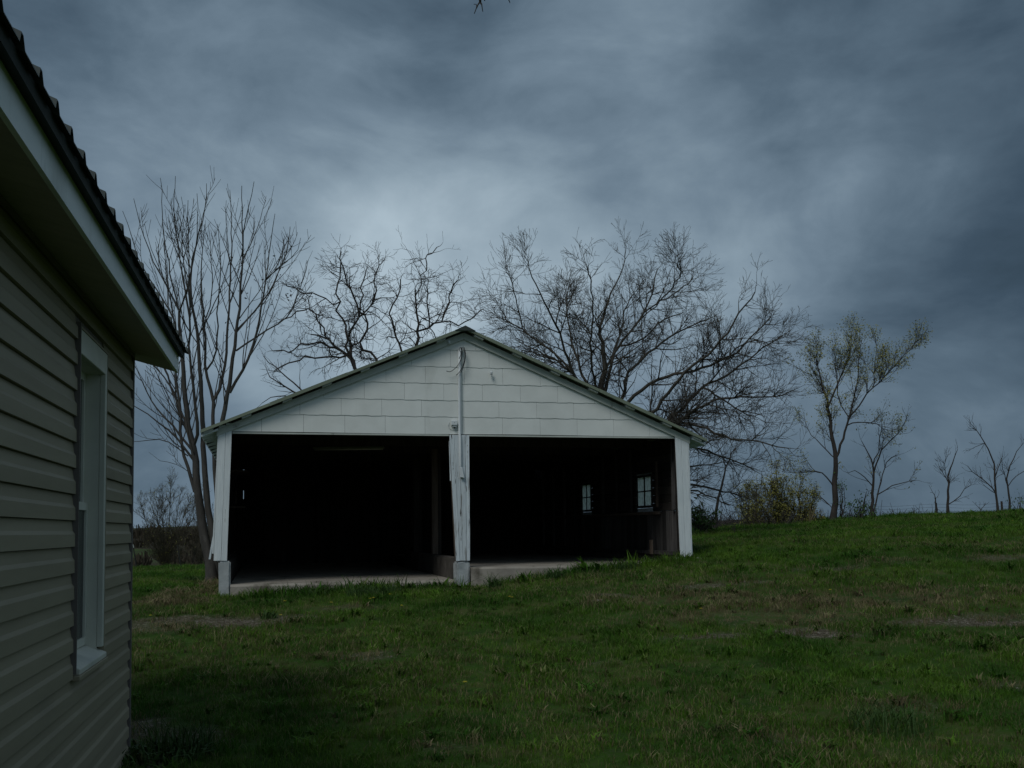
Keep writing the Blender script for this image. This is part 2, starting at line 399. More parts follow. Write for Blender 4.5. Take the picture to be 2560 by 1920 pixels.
def spaced(breaks):
    out = []
    for a, b, st in breaks: out += list(np.arange(a, b-1e-6, st))
    return np.array(out+[breaks[-1][1]])
gxs = spaced([(-3000, -800, 220), (-800, -120, 40), (-120, -30, 9), (-30, -8, 1.1), (-8, 9, .14), (9, 18, .3), (18, 60, 3), (60, 200, 14), (200, 900, 50), (900, 3000, 210)])
gys = spaced([(-300, -20, 40), (-20, 4, 2), (4, 18, .13), (18, 40, .4), (40, 120, 3), (120, 500, 14), (500, 1200, 50), (1200, 4000, 200)])
XX, YY = np.meshgrid(gxs, gys)
ZZ = ground_z(XX.ravel(), YY.ravel())
V = np.stack([XX.ravel(), YY.ravel(), ZZ], 1)
ni, nj = len(gys), len(gxs)
idx = np.arange(ni*nj).reshape(ni, nj)
Q = np.stack([idx[:-1, :-1].ravel(), idx[:-1, 1:].ravel(), idx[1:, 1:].ravel(), idx[1:, :-1].ravel()], 1)

def ground_material():
    m = bpy.data.materials.new('ground'); m.use_nodes = True
    nt = m.node_tree; N = nt.nodes; L = nt.links; N.clear()
    out = N.new('ShaderNodeOutputMaterial'); b = N.new('ShaderNodeBsdfPrincipled'); L.new(b.outputs[0], out.inputs[0])
    b.inputs['Roughness'].default_value = 1; b.inputs['Specular IOR Level'].default_value = 0.05
    g = N.new('ShaderNodeNewGeometry')
    def nz(sc, det=6, rough=.6):
        n = N.new('ShaderNodeTexNoise'); n.inputs['Scale'].default_value = sc; n.inputs['Detail'].default_value = det
        n.inputs['Roughness'].default_value = rough; L.new(g.outputs['Position'], n.inputs['Vector']); return n.outputs[0]
    def rampn(f, pts):
        r = N.new('ShaderNodeValToRGB'); L.new(f, r.inputs[0])
        r.color_ramp.elements[0].position = pts[0][0]; r.color_ramp.elements[0].color = (*pts[0][1], 1)
        r.color_ramp.elements[1].position = pts[-1][0]; r.color_ramp.elements[1].color = (*pts[-1][1], 1)
        for p, c in pts[1:-1]:
            e = r.color_ramp.elements.new(p); e.color = (*c, 1)
        return r.outputs[0]
    def mix(f, a, c):
        x = N.new('ShaderNodeMixRGB')
        if isinstance(f, float): x.inputs[0].default_value = f
        else: L.new(f, x.inputs[0])
        L.new(a, x.inputs[1]); L.new(c, x.inputs[2]); return x.outputs[0]
    turf = rampn(nz(2.2), [(.35, (.026, .056, .010)), (.5, (.038, .080, .012)), (.65, (.066, .078, .024))])
    soil = rampn(nz(24, 8, .75), [(.35, (.045, .034, .024)), (.50, (.085, .068, .048)), (.64, (.24, .21, .17))])
    far = rampn(nz(.012, 5), [(.40, (.040, .036, .026)), (.52, (.050, .044, .030)), (.58, (.055, .085, .030)), (.66, (.040, .036, .026))])
    at = N.new('ShaderNodeAttribute'); at.attribute_name = 'bare'
    fine = nz(30, 6)
    mr = N.new('ShaderNodeMapRange'); L.new(fine, mr.inputs[0]); mr.inputs[1].default_value = .35; mr.inputs[2].default_value = .65
    mr.inputs[3].default_value = -.25; mr.inputs[4].default_value = .25
    ad = N.new('ShaderNodeMath'); ad.operation = 'ADD'; ad.use_clamp = True; L.new(at.outputs['Fac'], ad.inputs[0]); L.new(mr.outputs[0], ad.inputs[1])
    c = mix(ad.outputs[0], turf, soil)
    sp = N.new('ShaderNodeSeparateXYZ'); L.new(g.outputs['Position'], sp.inputs[0])
    fr = N.new('ShaderNodeMapRange'); L.new(sp.outputs[1], fr.inputs[0]); fr.inputs[1].default_value = 60; fr.inputs[2].default_value = 110
    c = mix(fr.outputs[0], c, far)
    L.new(c, b.inputs['Base Color'])
    bn = N.new('ShaderNodeBump'); bn.inputs['Strength'].default_value = .8; bn.inputs['Distance'].default_value = .03
    L.new(nz(22, 8, .7), bn.inputs['Height']); L.new(bn.outputs[0], b.inputs['Normal'])
    return m
ground = mesh_np('ground', V, Q, ground_material(), smooth=True)
bare, dry = patch_fields(V[:, 0], V[:, 1])
at = ground.data.attributes.new('bare', 'FLOAT', 'POINT'); at.data.foreach_set('value', bare.astype(np.float32))
tag(ground, kind='structure')

# distant mountain, air haze painted in as blue, far right, and the long far ridge
def ridge(name, pts, depth, mat):
    """pts: (x, z) crest line; a broad mound running along it"""
    vs = []; qs = []; K = 9
    for i, (x, y, z) in enumerate(pts):
        for k in range(K):
            a = k/(K-1)*2-1
            prof = math.cos(a*math.pi/2)**1.3
            vs.append((x, y+a*depth, -30+(z+30)*prof))
    for i in range(len(pts)-1):
        for k in range(K-1):
            a = i*K+k; qs.append((a, a+K, a+K+1, a+1))
    o = mesh_np(name, vs, qs, mat, smooth=True); tag(o, kind='structure'); return o
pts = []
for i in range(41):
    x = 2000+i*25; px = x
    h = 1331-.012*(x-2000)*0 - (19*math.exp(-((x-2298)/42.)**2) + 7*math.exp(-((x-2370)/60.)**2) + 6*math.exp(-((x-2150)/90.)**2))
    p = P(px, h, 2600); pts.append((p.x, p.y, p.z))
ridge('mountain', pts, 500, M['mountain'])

# ------------------------------------------------------------------ the house on the left
HB = RAD(12.4)
HC = Vector((-2.742, 7.42, 0))              # corner nearest the barn
house = empty('house', (HC.x, HC.y, gz(HC.x, HC.y)-0.05), HB)
tag(house, 'beige vinyl sided house at the left edge with dark ribbed roof and white fascia', 'house')
# local frame: +y runs along the wall away from the viewer, +x points out of the wall
HZ = house.location.z
def hmb(): return MB(HZ)
EV = EYE
hz = lambda rel: EV+rel
W0, W1, WB, WT = -2.05, -1.19, -.705, 1.09      # window opening along the wall and its heights
EXPO = .1365
HL = -11.0
base_rel = -1.60
ztop_wall = 1.33
k = 0
z = .066 - EXPO*12
def lap(y0, y1, z0, z1):
    """a dutch-lap board: flat lower half, upper half sloping in"""
    e = 0.006
    h_ = z1-z0
    prof = [(.020, z0), (.0185, z0+.50*h_), (.008, z0+.64*h_), (.001, z1+.006), (-.005, z1+.006), (-.005, z0)]
    vs = [(x, y, hz(zz)) for y in (y0, y1) for x, zz in prof]
    n = len(prof)
    return vs, [tuple(range(n))[::-1], tuple(range(n, 2*n))]+[(i, (i+1) % n, (i+1) % n+n, i+n) for i in range(n)]
while z < ztop_wall-.02:
    z1 = min(z+EXPO, ztop_wall)
    spans = [(HL, -.028)]
    if z1 > WB+.01 and z < WT-.01: spans = [(HL, W0-.012), (W1+.012, -.028)]
    for y0, y1 in spans:
        m = hmb(); vs, fs = lap(y0, y1, z+.006, z1-.004); m.add(vs, fs); m.build('siding_board', M['vinyl'], house)
    z += EXPO
hmb().box(-.05, -.006, HL, W0-.03, hz(-1.75), hz(ztop_wall)).box(-.05, -.006, W1+.03, 0, hz(-1.75), hz(ztop_wall)).box(-.05, -.006, W0-.03, W1+.03, hz(-1.75), hz(WB-.02)).box(-.05, -.006, W0-.03, W1+.03, hz(WT+.02), hz(ztop_wall)).build('wall', M['vinyl_dark'], house)
hmb().box(-.06, .026, -.026, 0.006, hz(-1.66), hz(ztop_wall-.005)).build('corner_trim', M['vinyl_dark'], house, bevel=.004)
# end wall towards the barn, with laps too
HWID = 5.6
z = .066-EXPO*12
while z < ztop_wall+1.3:
    lo, hi = -HWID, -.065
    if z > ztop_wall-.05:
        cut = (z-ztop_wall+EXPO)/.46; lo, hi = -HWID+cut, -.06-cut
    if hi-lo < .3: break
    prof = [(.018, z+.002), (.018, z+.55*EXPO), (.004, z+EXPO), (-.012, z+EXPO), (-.012, z+.002)]
    vs = [(x, -.02+yy, hz(zz)) for x in (lo, hi) for yy, zz in prof]; n = 5
    hmb().add(vs, [tuple(range(n)), tuple(range(n, 2*n))[::-1]]+[(i, i+n, (i+1) % n+n, (i+1) % n) for i in range(n)]).build('siding_board', M['vinyl'], house)
    z += EXPO
hmb().box(-HWID, -.05, -.09, -.036, hz(-1.75), hz(ztop_wall)).build('end_wall', M['vinyl_dark'], house)
hmb().box(-HWID, -HWID+.05, HL, -.09, hz(-1.75), hz(ztop_wall)).box(-HWID+.05, -.05, HL, HL+.05, hz(-1.75), hz(ztop_wall)).build('rear_wall', M['vinyl'], house)
# window: casing, reveal, sashes
win = empty('window', (0, 0, 0)); win.parent = house
cw = .055
def wbox(name, mat, *b, bevel=.003):
    o = hmb().box(*b).build(name, mat, win, bevel=bevel); return o
wbox('casing', M['white_trim'], -.004, .028, W0, W0+.035, hz(WB), hz(WT))
wbox('casing', M['white_trim'], -.004, .028, W1-cw, W1, hz(WB+.035), hz(WT))
wbox('casing', M['white_trim'], -.004, .0278, W0+.035, W1-cw, hz(WT-.13), hz(WT))
wbox('channel', M['vinyl_dark'], -.004, .034, W0-.012, W0-.001, hz(WB-.02), hz(WT+.03), bevel=0)
wbox('channel', M['vinyl'], -.004, .030, W1+.001, W1+.012, hz(WB-.02), hz(WT+.02), bevel=0)
wbox('channel', M['vinyl'], -.004, .031, W0, W1, hz(WT+.001), hz(WT+.013), bevel=0)
wbox('reveal', M['white_trim'], -.13, -.0045, W1-cw-.0, W1-cw+.02, hz(WB), hz(WT), bevel=0)
wbox('reveal', M['white_trim'], -.13, -.0045, W0+.01, W0+.035, hz(WB), hz(WT), bevel=0)
wbox('reveal', M['white_trim'], -.13, -.0045, W0+.035, W1-cw, hz(WT-.13), hz(WT-.10), bevel=0)
m = hmb(); a0, a1 = W0+.036, W1-.002
m.hexa([(-.13, a0, hz(WB-.03)), (.045, a0, hz(WB-.03)), (.045, a1, hz(WB-.03)), (-.13, a1, hz(WB-.03)),
        (-.13, a0, hz(WB+.075)), (.045, a0, hz(WB+.0)), (.045, a1, hz(WB+.0)), (-.13, a1, hz(WB+.075))])
m.build('sill', M['white_trim'], win, bevel=.004)
hmb().box(-.004, .052, W0-.01, W1+.014, hz(WB-.055), hz(WB-.031)).build('sill_trim', M['vinyl'], win, bevel=.003)
y0, y1 = W0+.036, W1-cw-.001
for nm, za, zb_, xo in (('upper_sash', .145, WT-.131, -.085), ('lower_sash', WB+.055, .185, -.062)):
    sz = hmb().box(xo-.028, xo, y0, y0+.04, hz(za), hz(zb_)).box(xo-.028, xo, y1-.045, y1, hz(za), hz(zb_)).box(xo-.027, xo-.001, y0+.04, y1-.045, hz(za), hz(za+.045)).box(xo-.027, xo-.001, y0+.04, y1-.045, hz(zb_-.045), hz(zb_)).build(nm, M['white_trim'], win)
    hmb().box(xo-.018, xo-.013, y0+.04, y1-.045, hz(za+.045), hz(zb_-.045)).build('pane', M['house_glass'], win)
hmb().box(-1.2, -.30, W0-.5, W1+.5, hz(WB-.5), hz(WB-.45)).build('room_floor', M['wood_dark'], house)
hmb().box(-.35, -.31, W0-.4, W1+.4, hz(WB-.4), hz(WT+.2)).build('curtain', M['vinyl_dark'], win)
# eaves: sloping soffit, white fascia, dark roof edge, ribbed sheets
EO, RE = .27, .40                                  # overhang and how far the roof runs past the corner
SL = .42
zf = 1.225
def slope_poly(name, mat, x0, z0, x1, z1, th, ya, yb):
    m = hmb(); m.hexa([(x0, ya, hz(z0)), (x1, ya, hz(z1)), (x1, yb, hz(z1)), (x0, yb, hz(z0)),
                       (x0, ya, hz(z0+th)), (x1, ya, hz(z1+th)), (x1, yb, hz(z1+th)), (x0, yb, hz(z0+th))]); return m.build(name, mat, house)
n_s = 24
seg = (RE-.03-HL)/n_s
for i in range(n_s):
    ya = HL+i*seg
    slope_poly('soffit_board', M['soffit'], -.05, 1.315, EO-.001, zf+.002, .012, ya+.0015, ya+seg-.0015)
hmb().box(.0181, .03, HL, -.03, hz(1.265), hz(1.300)).build('frieze_trim', M['vinyl_dark'], house)
for ya, yb in ((HL, -7.8), (-7.8, -4.2), (-4.2, -.9), (-.9, RE-.03)):
    hmb().box(EO, EO+.02, ya+.001, yb-.001, hz(zf-.006), hz(zf+.132)).build('fascia', M['fascia'], house)
m = hmb(); m.add([(-.05, RE-.03, hz(1.32)), (EO+.02, RE-.03, hz(zf)), (EO+.02, RE-.03, hz(zf+.132)), (-.05, RE-.03, hz(zf+.25)),
                  (-.05, RE-.01, hz(1.32)), (EO+.02, RE-.01, hz(zf)), (EO+.02, RE-.01, hz(zf+.132)), (-.05, RE-.01, hz(zf+.25))],
                 [(0, 1, 2, 3), (7, 6, 5, 4), (0, 4, 5, 1), (1, 5, 6, 2), (2, 6, 7, 3), (3, 7, 4, 0)]); m.build('rake_board', M['fascia'], house)
# roof boards under the metal
HALF = HWID/2
def roofz(x): return zf+.128+(EO+.02-x)*SL
ridge_x = -HALF
for side in (0, 1):
    if side == 0: xa, xb = EO+.060, ridge_x
    else: xa, xb = -HWID-.33, ridge_x
    m = hmb(); za, zb_ = roofz(EO+.060), roofz(ridge_x)
    m.hexa([(xa, HL-.2, hz(za)), (xb, HL-.2, hz(zb_)), (xb, RE+.03, hz(zb_)), (xa, RE+.03, hz(za)),
            (xa, HL-.2, hz(za+.055)), (xb, HL-.2, hz(zb_+.055)), (xb, RE+.03, hz(zb_+.055)), (xa, RE+.03, hz(za+.055))])
    m.build('roof_edge_board', M['roof_edge'], house)
    # ribbed sheets, one rib every 0.235 m, four ribs to a sheet
    rib = .235; w_sheet = rib*4
    ns = int((RE+.06-(HL-.2))/w_sheet)+1
    for j in range(ns):
        yb = RE+.07-j*w_sheet; ya = yb-w_sheet+.001
        prof = []
        for r_ in range(4):
            y_ = ya+r_*rib
            prof += [(y_, .0), (y_+.155, .002), (y_+.172, .036), (y_+.196, .036), (y_+.220, .0)]
        prof.append((yb, 0.0))
        m = hmb(); vs = []; fs = []
        xo = (EO+.085) if side == 0 else (-HWID-.355)
        zo = roofz(EO+.085)+.058
        for (y_, h) in prof:
            vs += [(xo, y_, hz(zo+h)), (ridge_x, y_, hz(roofz(ridge_x)+.058+h)), (xo, y_, hz(zo+h-.004)), (ridge_x, y_, hz(roofz(ridge_x)+.054+h))]
        for q in range(len(prof)-1):
            a = q*4; b = a+4
            fs += [(a, b, b+1, a+1), (a+2, a+3, b+3, b+2), (a, a+2, b+2, b), (a+1, b+1, b+3, a+3)]
        fs += [(0, 1, 3, 2), (len(vs)-4, len(vs)-2, len(vs)-1, len(vs)-3)]
        m.add(vs, fs); m.build('roof_sheet', M['roof_metal'], house)
m = hmb(); m.add([(ridge_x-.15, HL-.22, hz(roofz(ridge_x)+.03)), (ridge_x, HL-.22, hz(roofz(ridge_x)+.12)), (ridge_x+.15, HL-.22, hz(roofz(ridge_x)+.03)),
                  (ridge_x-.15, RE+.09, hz(roofz(ridge_x)+.03)), (ridge_x, RE+.09, hz(roofz(ridge_x)+.12)), (ridge_x+.15, RE+.09, hz(roofz(ridge_x)+.03))],
                 [(0, 1, 4, 3), (1, 2, 5, 4), (0, 3, 5, 2), (0, 2, 1), (3, 4, 5)]); m.build('ridge_cap', M['roof_metal'], house)

# ------------------------------------------------------------------ the barn (two-bay garage)
BASE = -.95+EYE
barn = empty('garage', (BX, BY, BASE), BA)
tag(barn, 'white two bay garage with open dark bays and low pitched green metal roof', 'garage')
rng = random.Random(4)
def bmb(): return MB(BASE)
bz = lambda rel: EYE+rel
RS, RZ = 3.64, 3.105                        # ridge
SLP_L, SLP_R = .4215, .4265
def roof_top(s): return RZ-(RS-s)*SLP_L if s < RS else RZ-(s-RS)*SLP_R
TIP_L, TIP_R = -.24, 7.60
def bb(name, mat, x0, x1, y0, y1, z0, z1, parent=None, bevel=0.0):
    return bmb().box(x0, x1, y0, y1, bz(z0), bz(z1)).build(name, mat, parent or barn, bevel=bevel)
# gable backing and shingles
RAKE = .168
hdr = lambda s: 1.470+.004*math.sin(s*1.7)
m = bmb()
S0, S1 = .02, 7.31
pl = [(S0, hdr(0)), (S1, hdr(7)), (S1, roof_top(S1)-.05), (RS, RZ-.05), (S0, roof_top(S0)-.05)]
n = len(pl)
m.add([(a, .004, bz(b)) for a, b in pl]+[(a, .03, bz(b)) for a, b in pl], [tuple(range(n)), tuple(range(n, 2*n))[::-1]]+[(i, (i+1) % n, (i+1) % n+n, i+n) for i in range(n)])
m.build('gable_sheathing', M['wood_grey'], barn)
COURSES = [1.470, 1.734, 1.987, 2.247, 2.505, 2.772, 3.03]
OFFS = [.613, .56, .30, .02, .41, .2]
for r in range(6):
    zb0, zt0 = COURSES[r], COURSES[r+1]
    s = OFFS[r]-.605*2
    while s < S1:
        a, b = max(s+.0016, S0), min(s+.605-.0016, S1); s += .605
        if b-a < .03: continue
        N_ = 14; cols_ = []
        for i in range(N_+1):
            x = a+(b-a)*i/N_
            wav = .0035*math.sin(x*21+r*1.3)+.0022*math.sin(x*47+r) if r > 0 else hdr(x)-1.470
            zb_ = zb0+wav; zt_ = min(zt0+.01, roof_top(x)-RAKE+.03)
            cols_.append((x, zb_, zt_))
        cols_ = [c for c in cols_ if c[2]-c[1] > .004]
        if len(cols_) < 2: continue
        vs = []; fs = []
        ty = rng.uniform(-.001, .001)
        for x, zb_, zt_ in cols_:
            fr = (zt_-zb_)/(zt0-zb0)
            vs += [(x, -.0095+ty, bz(zb_)), (x, -.0095+.007*fr, bz(zt_)), (x, -.003, bz(zb_)), (x, .003, bz(zt_))]
        for q in range(len(cols_)-1):
            i = q*4; j = i+4
            fs += [(i, j, j+1, i+1), (i, i+2, j+2, j), (i+2, i+3, j+3, j+2), (i+1, j+1, j+3, i+3)]
        fs += [(0, 1, 3, 2), (len(vs)-4, len(vs)-2, len(vs)-1, len(vs)-3)]
        bmb().add(vs, fs).build('shingle', M['white_shingle'], barn)
# thin lintel strips under the shingles and header beam behind
for a, b in ((.20, 3.40), (3.715, 7.09)):
    bb('lintel_strip', M['trim_paint'], a, b, -.010, .035, 1.440, 1.462)
bb('header_beam', M['wood_dark'], .16, 7.12, .034, .12, 1.43, 1.54)
# rake boards, cut in two lengths each side
def rake(s0, s1, dz0, dz1, y0, y1, name, mat):
    m = bmb(); vs = []
    for y in (y0, y1):
        vs += [(s0, y, bz(roof_top(s0)+dz0)), (s1, y, bz(roof_top(s1)+dz0)), (s1, y, bz(roof_top(s1)+dz1)), (s0, y, bz(roof_top(s0)+dz1))]
    m.hexa(vs); return m.build(name, mat, barn)
for a, b in ((TIP_L+.22, 1.9), (1.903, RS-.001), (RS+.001, 5.4), (5.403, 7.345)):
    rake(a, b, -RAKE, -.066, -.040, -.0145, 'rake_board', M['trim_paint'])
# purlins stick out past the rake; roof sheets and edge trim on top
PF = -.14
pur_l = [-.13, .40, .98, 1.555, 2.12, 2.69, 3.27]
pur_r = [3.86, 4.47, 5.08, 5.70, 6.31, 6.93, 7.44]
for s in pur_l+pur_r:
    w = .067
    rake(s-w, s+w, -.066, -.030, PF+.012, BDEPTH+.12, 'purlin', M['trim_paint'])
sheet = .80
for side in (0, 1):
    a, b = (TIP_L, RS) if side == 0 else (RS, TIP_R)
    for j in range(13):
        y0 = PF+j*sheet; y1 = min(y0+sheet-.002, BDEPTH+.2)
        if y1 <= y0: break
        prof = []
        y = y0
        while y < y1-.01:
            prof += [(y, 0), (min(y+.09, y1), 0.0), (min(y+.115, y1), .02), (min(y+.135, y1), .02), (min(y+.16, y1), 0)]; y += .2
        prof.append((y1, 0))
        m = bmb(); vs = []; fs = []
        for y, h in prof:
            for s in (a, b):
                vs += [(s, y, bz(roof_top(s)-.012+h*.8)), (s, y, bz(roof_top(s)-.029))]
        for q in range(len(prof)-1):
            i = q*4; j_ = i+4
            fs += [(i, i+2, j_+2, j_), (i+1, j_+1, j_+3, i+3), (i, j_, j_+1, i+1), (i+2, i+3, j_+3, j_+2)]
        fs += [(0, 1, 3, 2), (len(vs)-4, len(vs)-2, len(vs)-1, len(vs)-3)]
        bmb().add(vs, fs).build('roof_sheet', M['green_metal'], barn)
cuts_l = [TIP_L, .72, 1.86, 2.95, RS]; cuts_r = [RS, 3.98, 4.86, 5.78, 6.72, TIP_R]
for cuts in (cuts_l, cuts_r):
    for i in range(len(cuts)-1):
        o = .004*(i % 2)
        rake(cuts[i]+.002, cuts[i+1]-.002, -.038-o, .007+o, PF-.012-o, PF-.001, 'roof_edge_trim', M['green_metal'])
m = bmb()
m.add([(RS-.16, PF-.03, bz(RZ-.055)), (RS, PF-.03, bz(RZ+.022)), (RS+.16, PF-.03, bz(RZ-.055)), (RS-.16, BDEPTH+.2, bz(RZ-.055)), (RS, BDEPTH+.2, bz(RZ+.022)), (RS+.16, BDEPTH+.2, bz(RZ-.055))],
      [(0, 1, 4, 3), (1, 2, 5, 4), (0, 2, 1), (3, 4, 5), (0, 3, 5, 2)]); m.build('ridge_cap', M['roof_metal'], barn)
# rafters with tails showing at the eaves
def rafter(y):
    for side in (0, 1):
        m = bmb()
        a, b = (TIP_L+.04, RS-.02) if side == 0 else (TIP_R-.06, RS+.02)
        w = .022
        vs = []
        for yy in (y-w, y+w):
            vs += [(a, yy, bz(roof_top(a)-.15)), (b, yy, bz(roof_top(b)-.19)), (b, yy, bz(roof_top(b)-.068)), (a, yy, bz(roof_top(a)-.068))]
        m.hexa(vs); m.build('rafter', M['trim_paint'] if y < .5 else M['wood_dark'], barn)
        tl = (a, .02) if side == 0 else (a, 7.32)
        m = bmb(); vs = []
        for yy in (y-w-.004, y+w+.004):
            vs += [(tl[0], yy, bz(roof_top(tl[0])-.128)), (tl[1], yy, bz(roof_top(tl[1])-.172)), (tl[1], yy, bz(roof_top(tl[1])-.070)), (tl[0], yy, bz(roof_top(tl[0])-.070))]
        m.hexa(vs); m.build('rafter_tail', M['white_paint'], barn)
for i in range(15): rafter(.16+i*.62+.0)
rake(TIP_L+.01, .0, -.095, -.067, -.10, BDEPTH, 'eave_board', M['white_paint'])
rake(7.36, TIP_R-.01, -.095, -.067, -.10, BDEPTH, 'eave_board', M['white_paint'])
# tie beams
for y in (1.6, 3.4, 5.2, 7.0, 8.6):
    bb('tie_beam', M['wood_dark'], .12, 7.2, y, y+.05, 1.42, 1.60)
bb('ridge_beam', M['wood_dark'], RS-.02, RS+.02, .1, BDEPTH, RZ-.26, RZ-.07)

# posts: each vertical board a piece, leaning as the building does
def vboard(name, mat, bl, br, tl, tr, zb_, zt_, y0, y1, jag=0.0, parent=None):
    m = bmb(); K = 8; vs = []; fs = []
    for i in range(K+1):
        f_ = i/K; z_ = zb_+(zt_-zb_)*f_
        l = bl+(tl-bl)*f_+rng.uniform(-jag, jag); r_ = br+(tr-br)*f_+rng.uniform(-jag, jag)
        vs += [(l, y0, bz(z_)), (r_, y0, bz(z_)), (r_, y1, bz(z_)), (l, y1, bz(z_))]
    for i in range(K):
        a = i*4
        for k_ in range(4): fs.append((a+k_, a+(k_+1) % 4, a+4+(k_+1) % 4, a+4+k_))
    fs += [(3, 2, 1, 0), (K*4, K*4+1, K*4+2, K*4+3)]
    m.add(vs, fs); return m.build(name, mat, parent or barn)
vboard('post_board', M['white_paint'], -.048, .052, .012, .108, -.402, 1.56, -.034, -.015, .0008)
vboard('post_board', M['white_paint'], .056, .136, .111, .196, -.405, 1.59, -.0345, -.015, .0008)
vboard('corner_board', M['white_paint'], -.072, -.050, -.002, .010, -.30, 1.45, -.034, .12, .001)
vboard('loose_board', M['old_paint'], -.118, -.092, -.052, -.035, -.38, .02, -.03, .10, .002)
vboard('post_core', M['wood_dark'], -.03, .12, .03, .17, -.37, 1.46, -.012, .13)
ctr = [(3.492, 3.548, 3.404, 3.470), (3.552, 3.600, 3.474, 3.545), (3.603, 3.655, 3.550, 3.640), (3.660, 3.708, 3.646, 3.708)]
for i, (bl, br, tl, tr) in enumerate(ctr):
    vboard('post_board', M['old_paint'], bl, br, tl, tr, -.466+.006*rng.random(), 1.455, -.045+.006*(i % 2), -.012, .0025)
vboard('post_board', M['old_paint'], 3.41, 3.425, 3.396, 3.402, .75, 1.36, -.036, -.012, .001)
vboard('post_core', M['wood_old'], 3.50, 3.70, 3.42, 3.70, -.43, 1.44, -.010, .14)
vboard('post_board', M['white_paint'], 7.140, 7.225, 7.092, 7.190, -.462, 1.475, -.034, -.015, .0008)
vboard('post_board', M['white_paint'], 7.229, 7.322, 7.194, 7.312, -.458, 1.43, -.0345, -.015, .0008)
vboard('corner_board', M['old_paint'], 7.324, 7.345, 7.314, 7.330, -.44, 1.38, -.032, .12, .002)
vboard('loose_board', M['old_paint'], 7.348, 7.37, 7.334, 7.345, -.42, .1, .0, .10, .002)
vboard('post_core', M['wood_dark'], 7.16, 7.31, 7.13, 7.30, -.45, 1.46, -.012, .13)

# concrete: piers, low walls, slabs
def lump(name, mat, x0, x1, y0, y1, z0, z1, amp=.012, seed=0, bevel=.02):
    m = bmb().box(x0, x1, y0, y1, bz(z0), bz(z1))
    o = m.build(name, mat, barn)
    bm = bmesh.new(); bm.from_mesh(o.data)
    bmesh.ops.bevel(bm, geom=list(bm.edges), offset=bevel, segments=2, affect='EDGES')
    bmesh.ops.subdivide_edges(bm, edges=[e for e in bm.edges if e.calc_length() > .12], cuts=4, use_grid_fill=True)
    for v in bm.verts:
        p = v.co*6+Vector((seed, 0, 0)); v.co += mnoise.noise_vector(p)*amp
    bm.to_mesh(o.data); bm.free(); return o
lump('concrete_pier', M['pier'], .02, .185, -.045, .22, -1.1, -.412, seed=1)
lump('concrete_pier', M['pier'], 3.50, 3.705, -.045, .26, -1.1, -.474, seed=5, amp=.02)
lump('concrete_pier', M['pier'], 7.15, 7.33, -.03, .25, -1.1, -.472, seed=9)
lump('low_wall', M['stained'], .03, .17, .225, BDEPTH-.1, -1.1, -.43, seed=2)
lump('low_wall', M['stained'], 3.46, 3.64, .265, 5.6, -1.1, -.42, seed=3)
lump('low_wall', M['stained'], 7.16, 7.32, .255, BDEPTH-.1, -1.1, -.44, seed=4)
def slab(name, x0, x1, yf, z_, mat):
    N_ = 26; vs = []; fs = []
    for i in range(N_+1):
        x = x0+(x1-x0)*i/N_; e = mnoise.noise(Vector((x*1.7, yf*3, 1)))*.035; zz = mnoise.noise(Vector((x*1.1, 4, 2)))*.008
        pts = [(yf-.02+e, -1.12), (yf+e, z_-.03+zz), (yf+.035+e, z_+zz*.5), (yf+.6, z_+.002), (3.0, z_), (BDEPTH-.05, z_)]
        vs += [(x, yy, bz(q)) for yy, q in pts]
    for i in range(N_):
        for k_ in range(5):
            a = i*6+k_; fs.append((a, a+6, a+7, a+1))
    return bmb().add(vs, fs).build(name, mat, barn)
slab('floor_slab', .188, 3.458, -.12, -.748, M['concrete'])
slab('floor_slab', 3.70, 7.158, -.13, -.565, M['concrete'])
slab('floor_slab', 3.642, 3.699, .30, -.566, M['concrete'])

# walls: left siding, back wall, right wall with planks
def plank(x0, x1, y0, y1, z0, z1, mat='wood_grey', parent=None, name='plank'):
    return bmb().box(x0, x1, y0, y1, bz(z0), bz(z1)).build(name, M[mat], parent or barn)
# right wall: upright planks below z .25, lying boards above, broken by two windows
WINS = [(1.40, 2.06, .40, .905), (4.83, 5.38, .395, .915)]
y = .14
while y < BDEPTH-.1:
    w = rng.uniform(.13, .21); g = rng.choice([.0015, .002, .003, .010 if 1.0 < y < 3.4 else .003])
    z0 = -.43+rng.uniform(-.02, .01)
    plank(7.225+rng.uniform(-.004, .004), 7.247, y, min(y+w, BDEPTH-.1), z0, .28+rng.uniform(-.01, .01), 'wood_grey'); y += w+g
z = .295
while z < 1.40:
    h = .135
    segs = [(.14, BDEPTH-.1)]
    for a, b, c, d in WINS:
        if z+h > c+.005 and z < d-.005:
            segs = [q for (p0, p1) in segs for q in (((p0, a-.03), (b+.12, p1)) if p0 < a < p1 else ((p0, p1),))]
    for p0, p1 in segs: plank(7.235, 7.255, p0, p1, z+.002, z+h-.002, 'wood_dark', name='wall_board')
    z += h
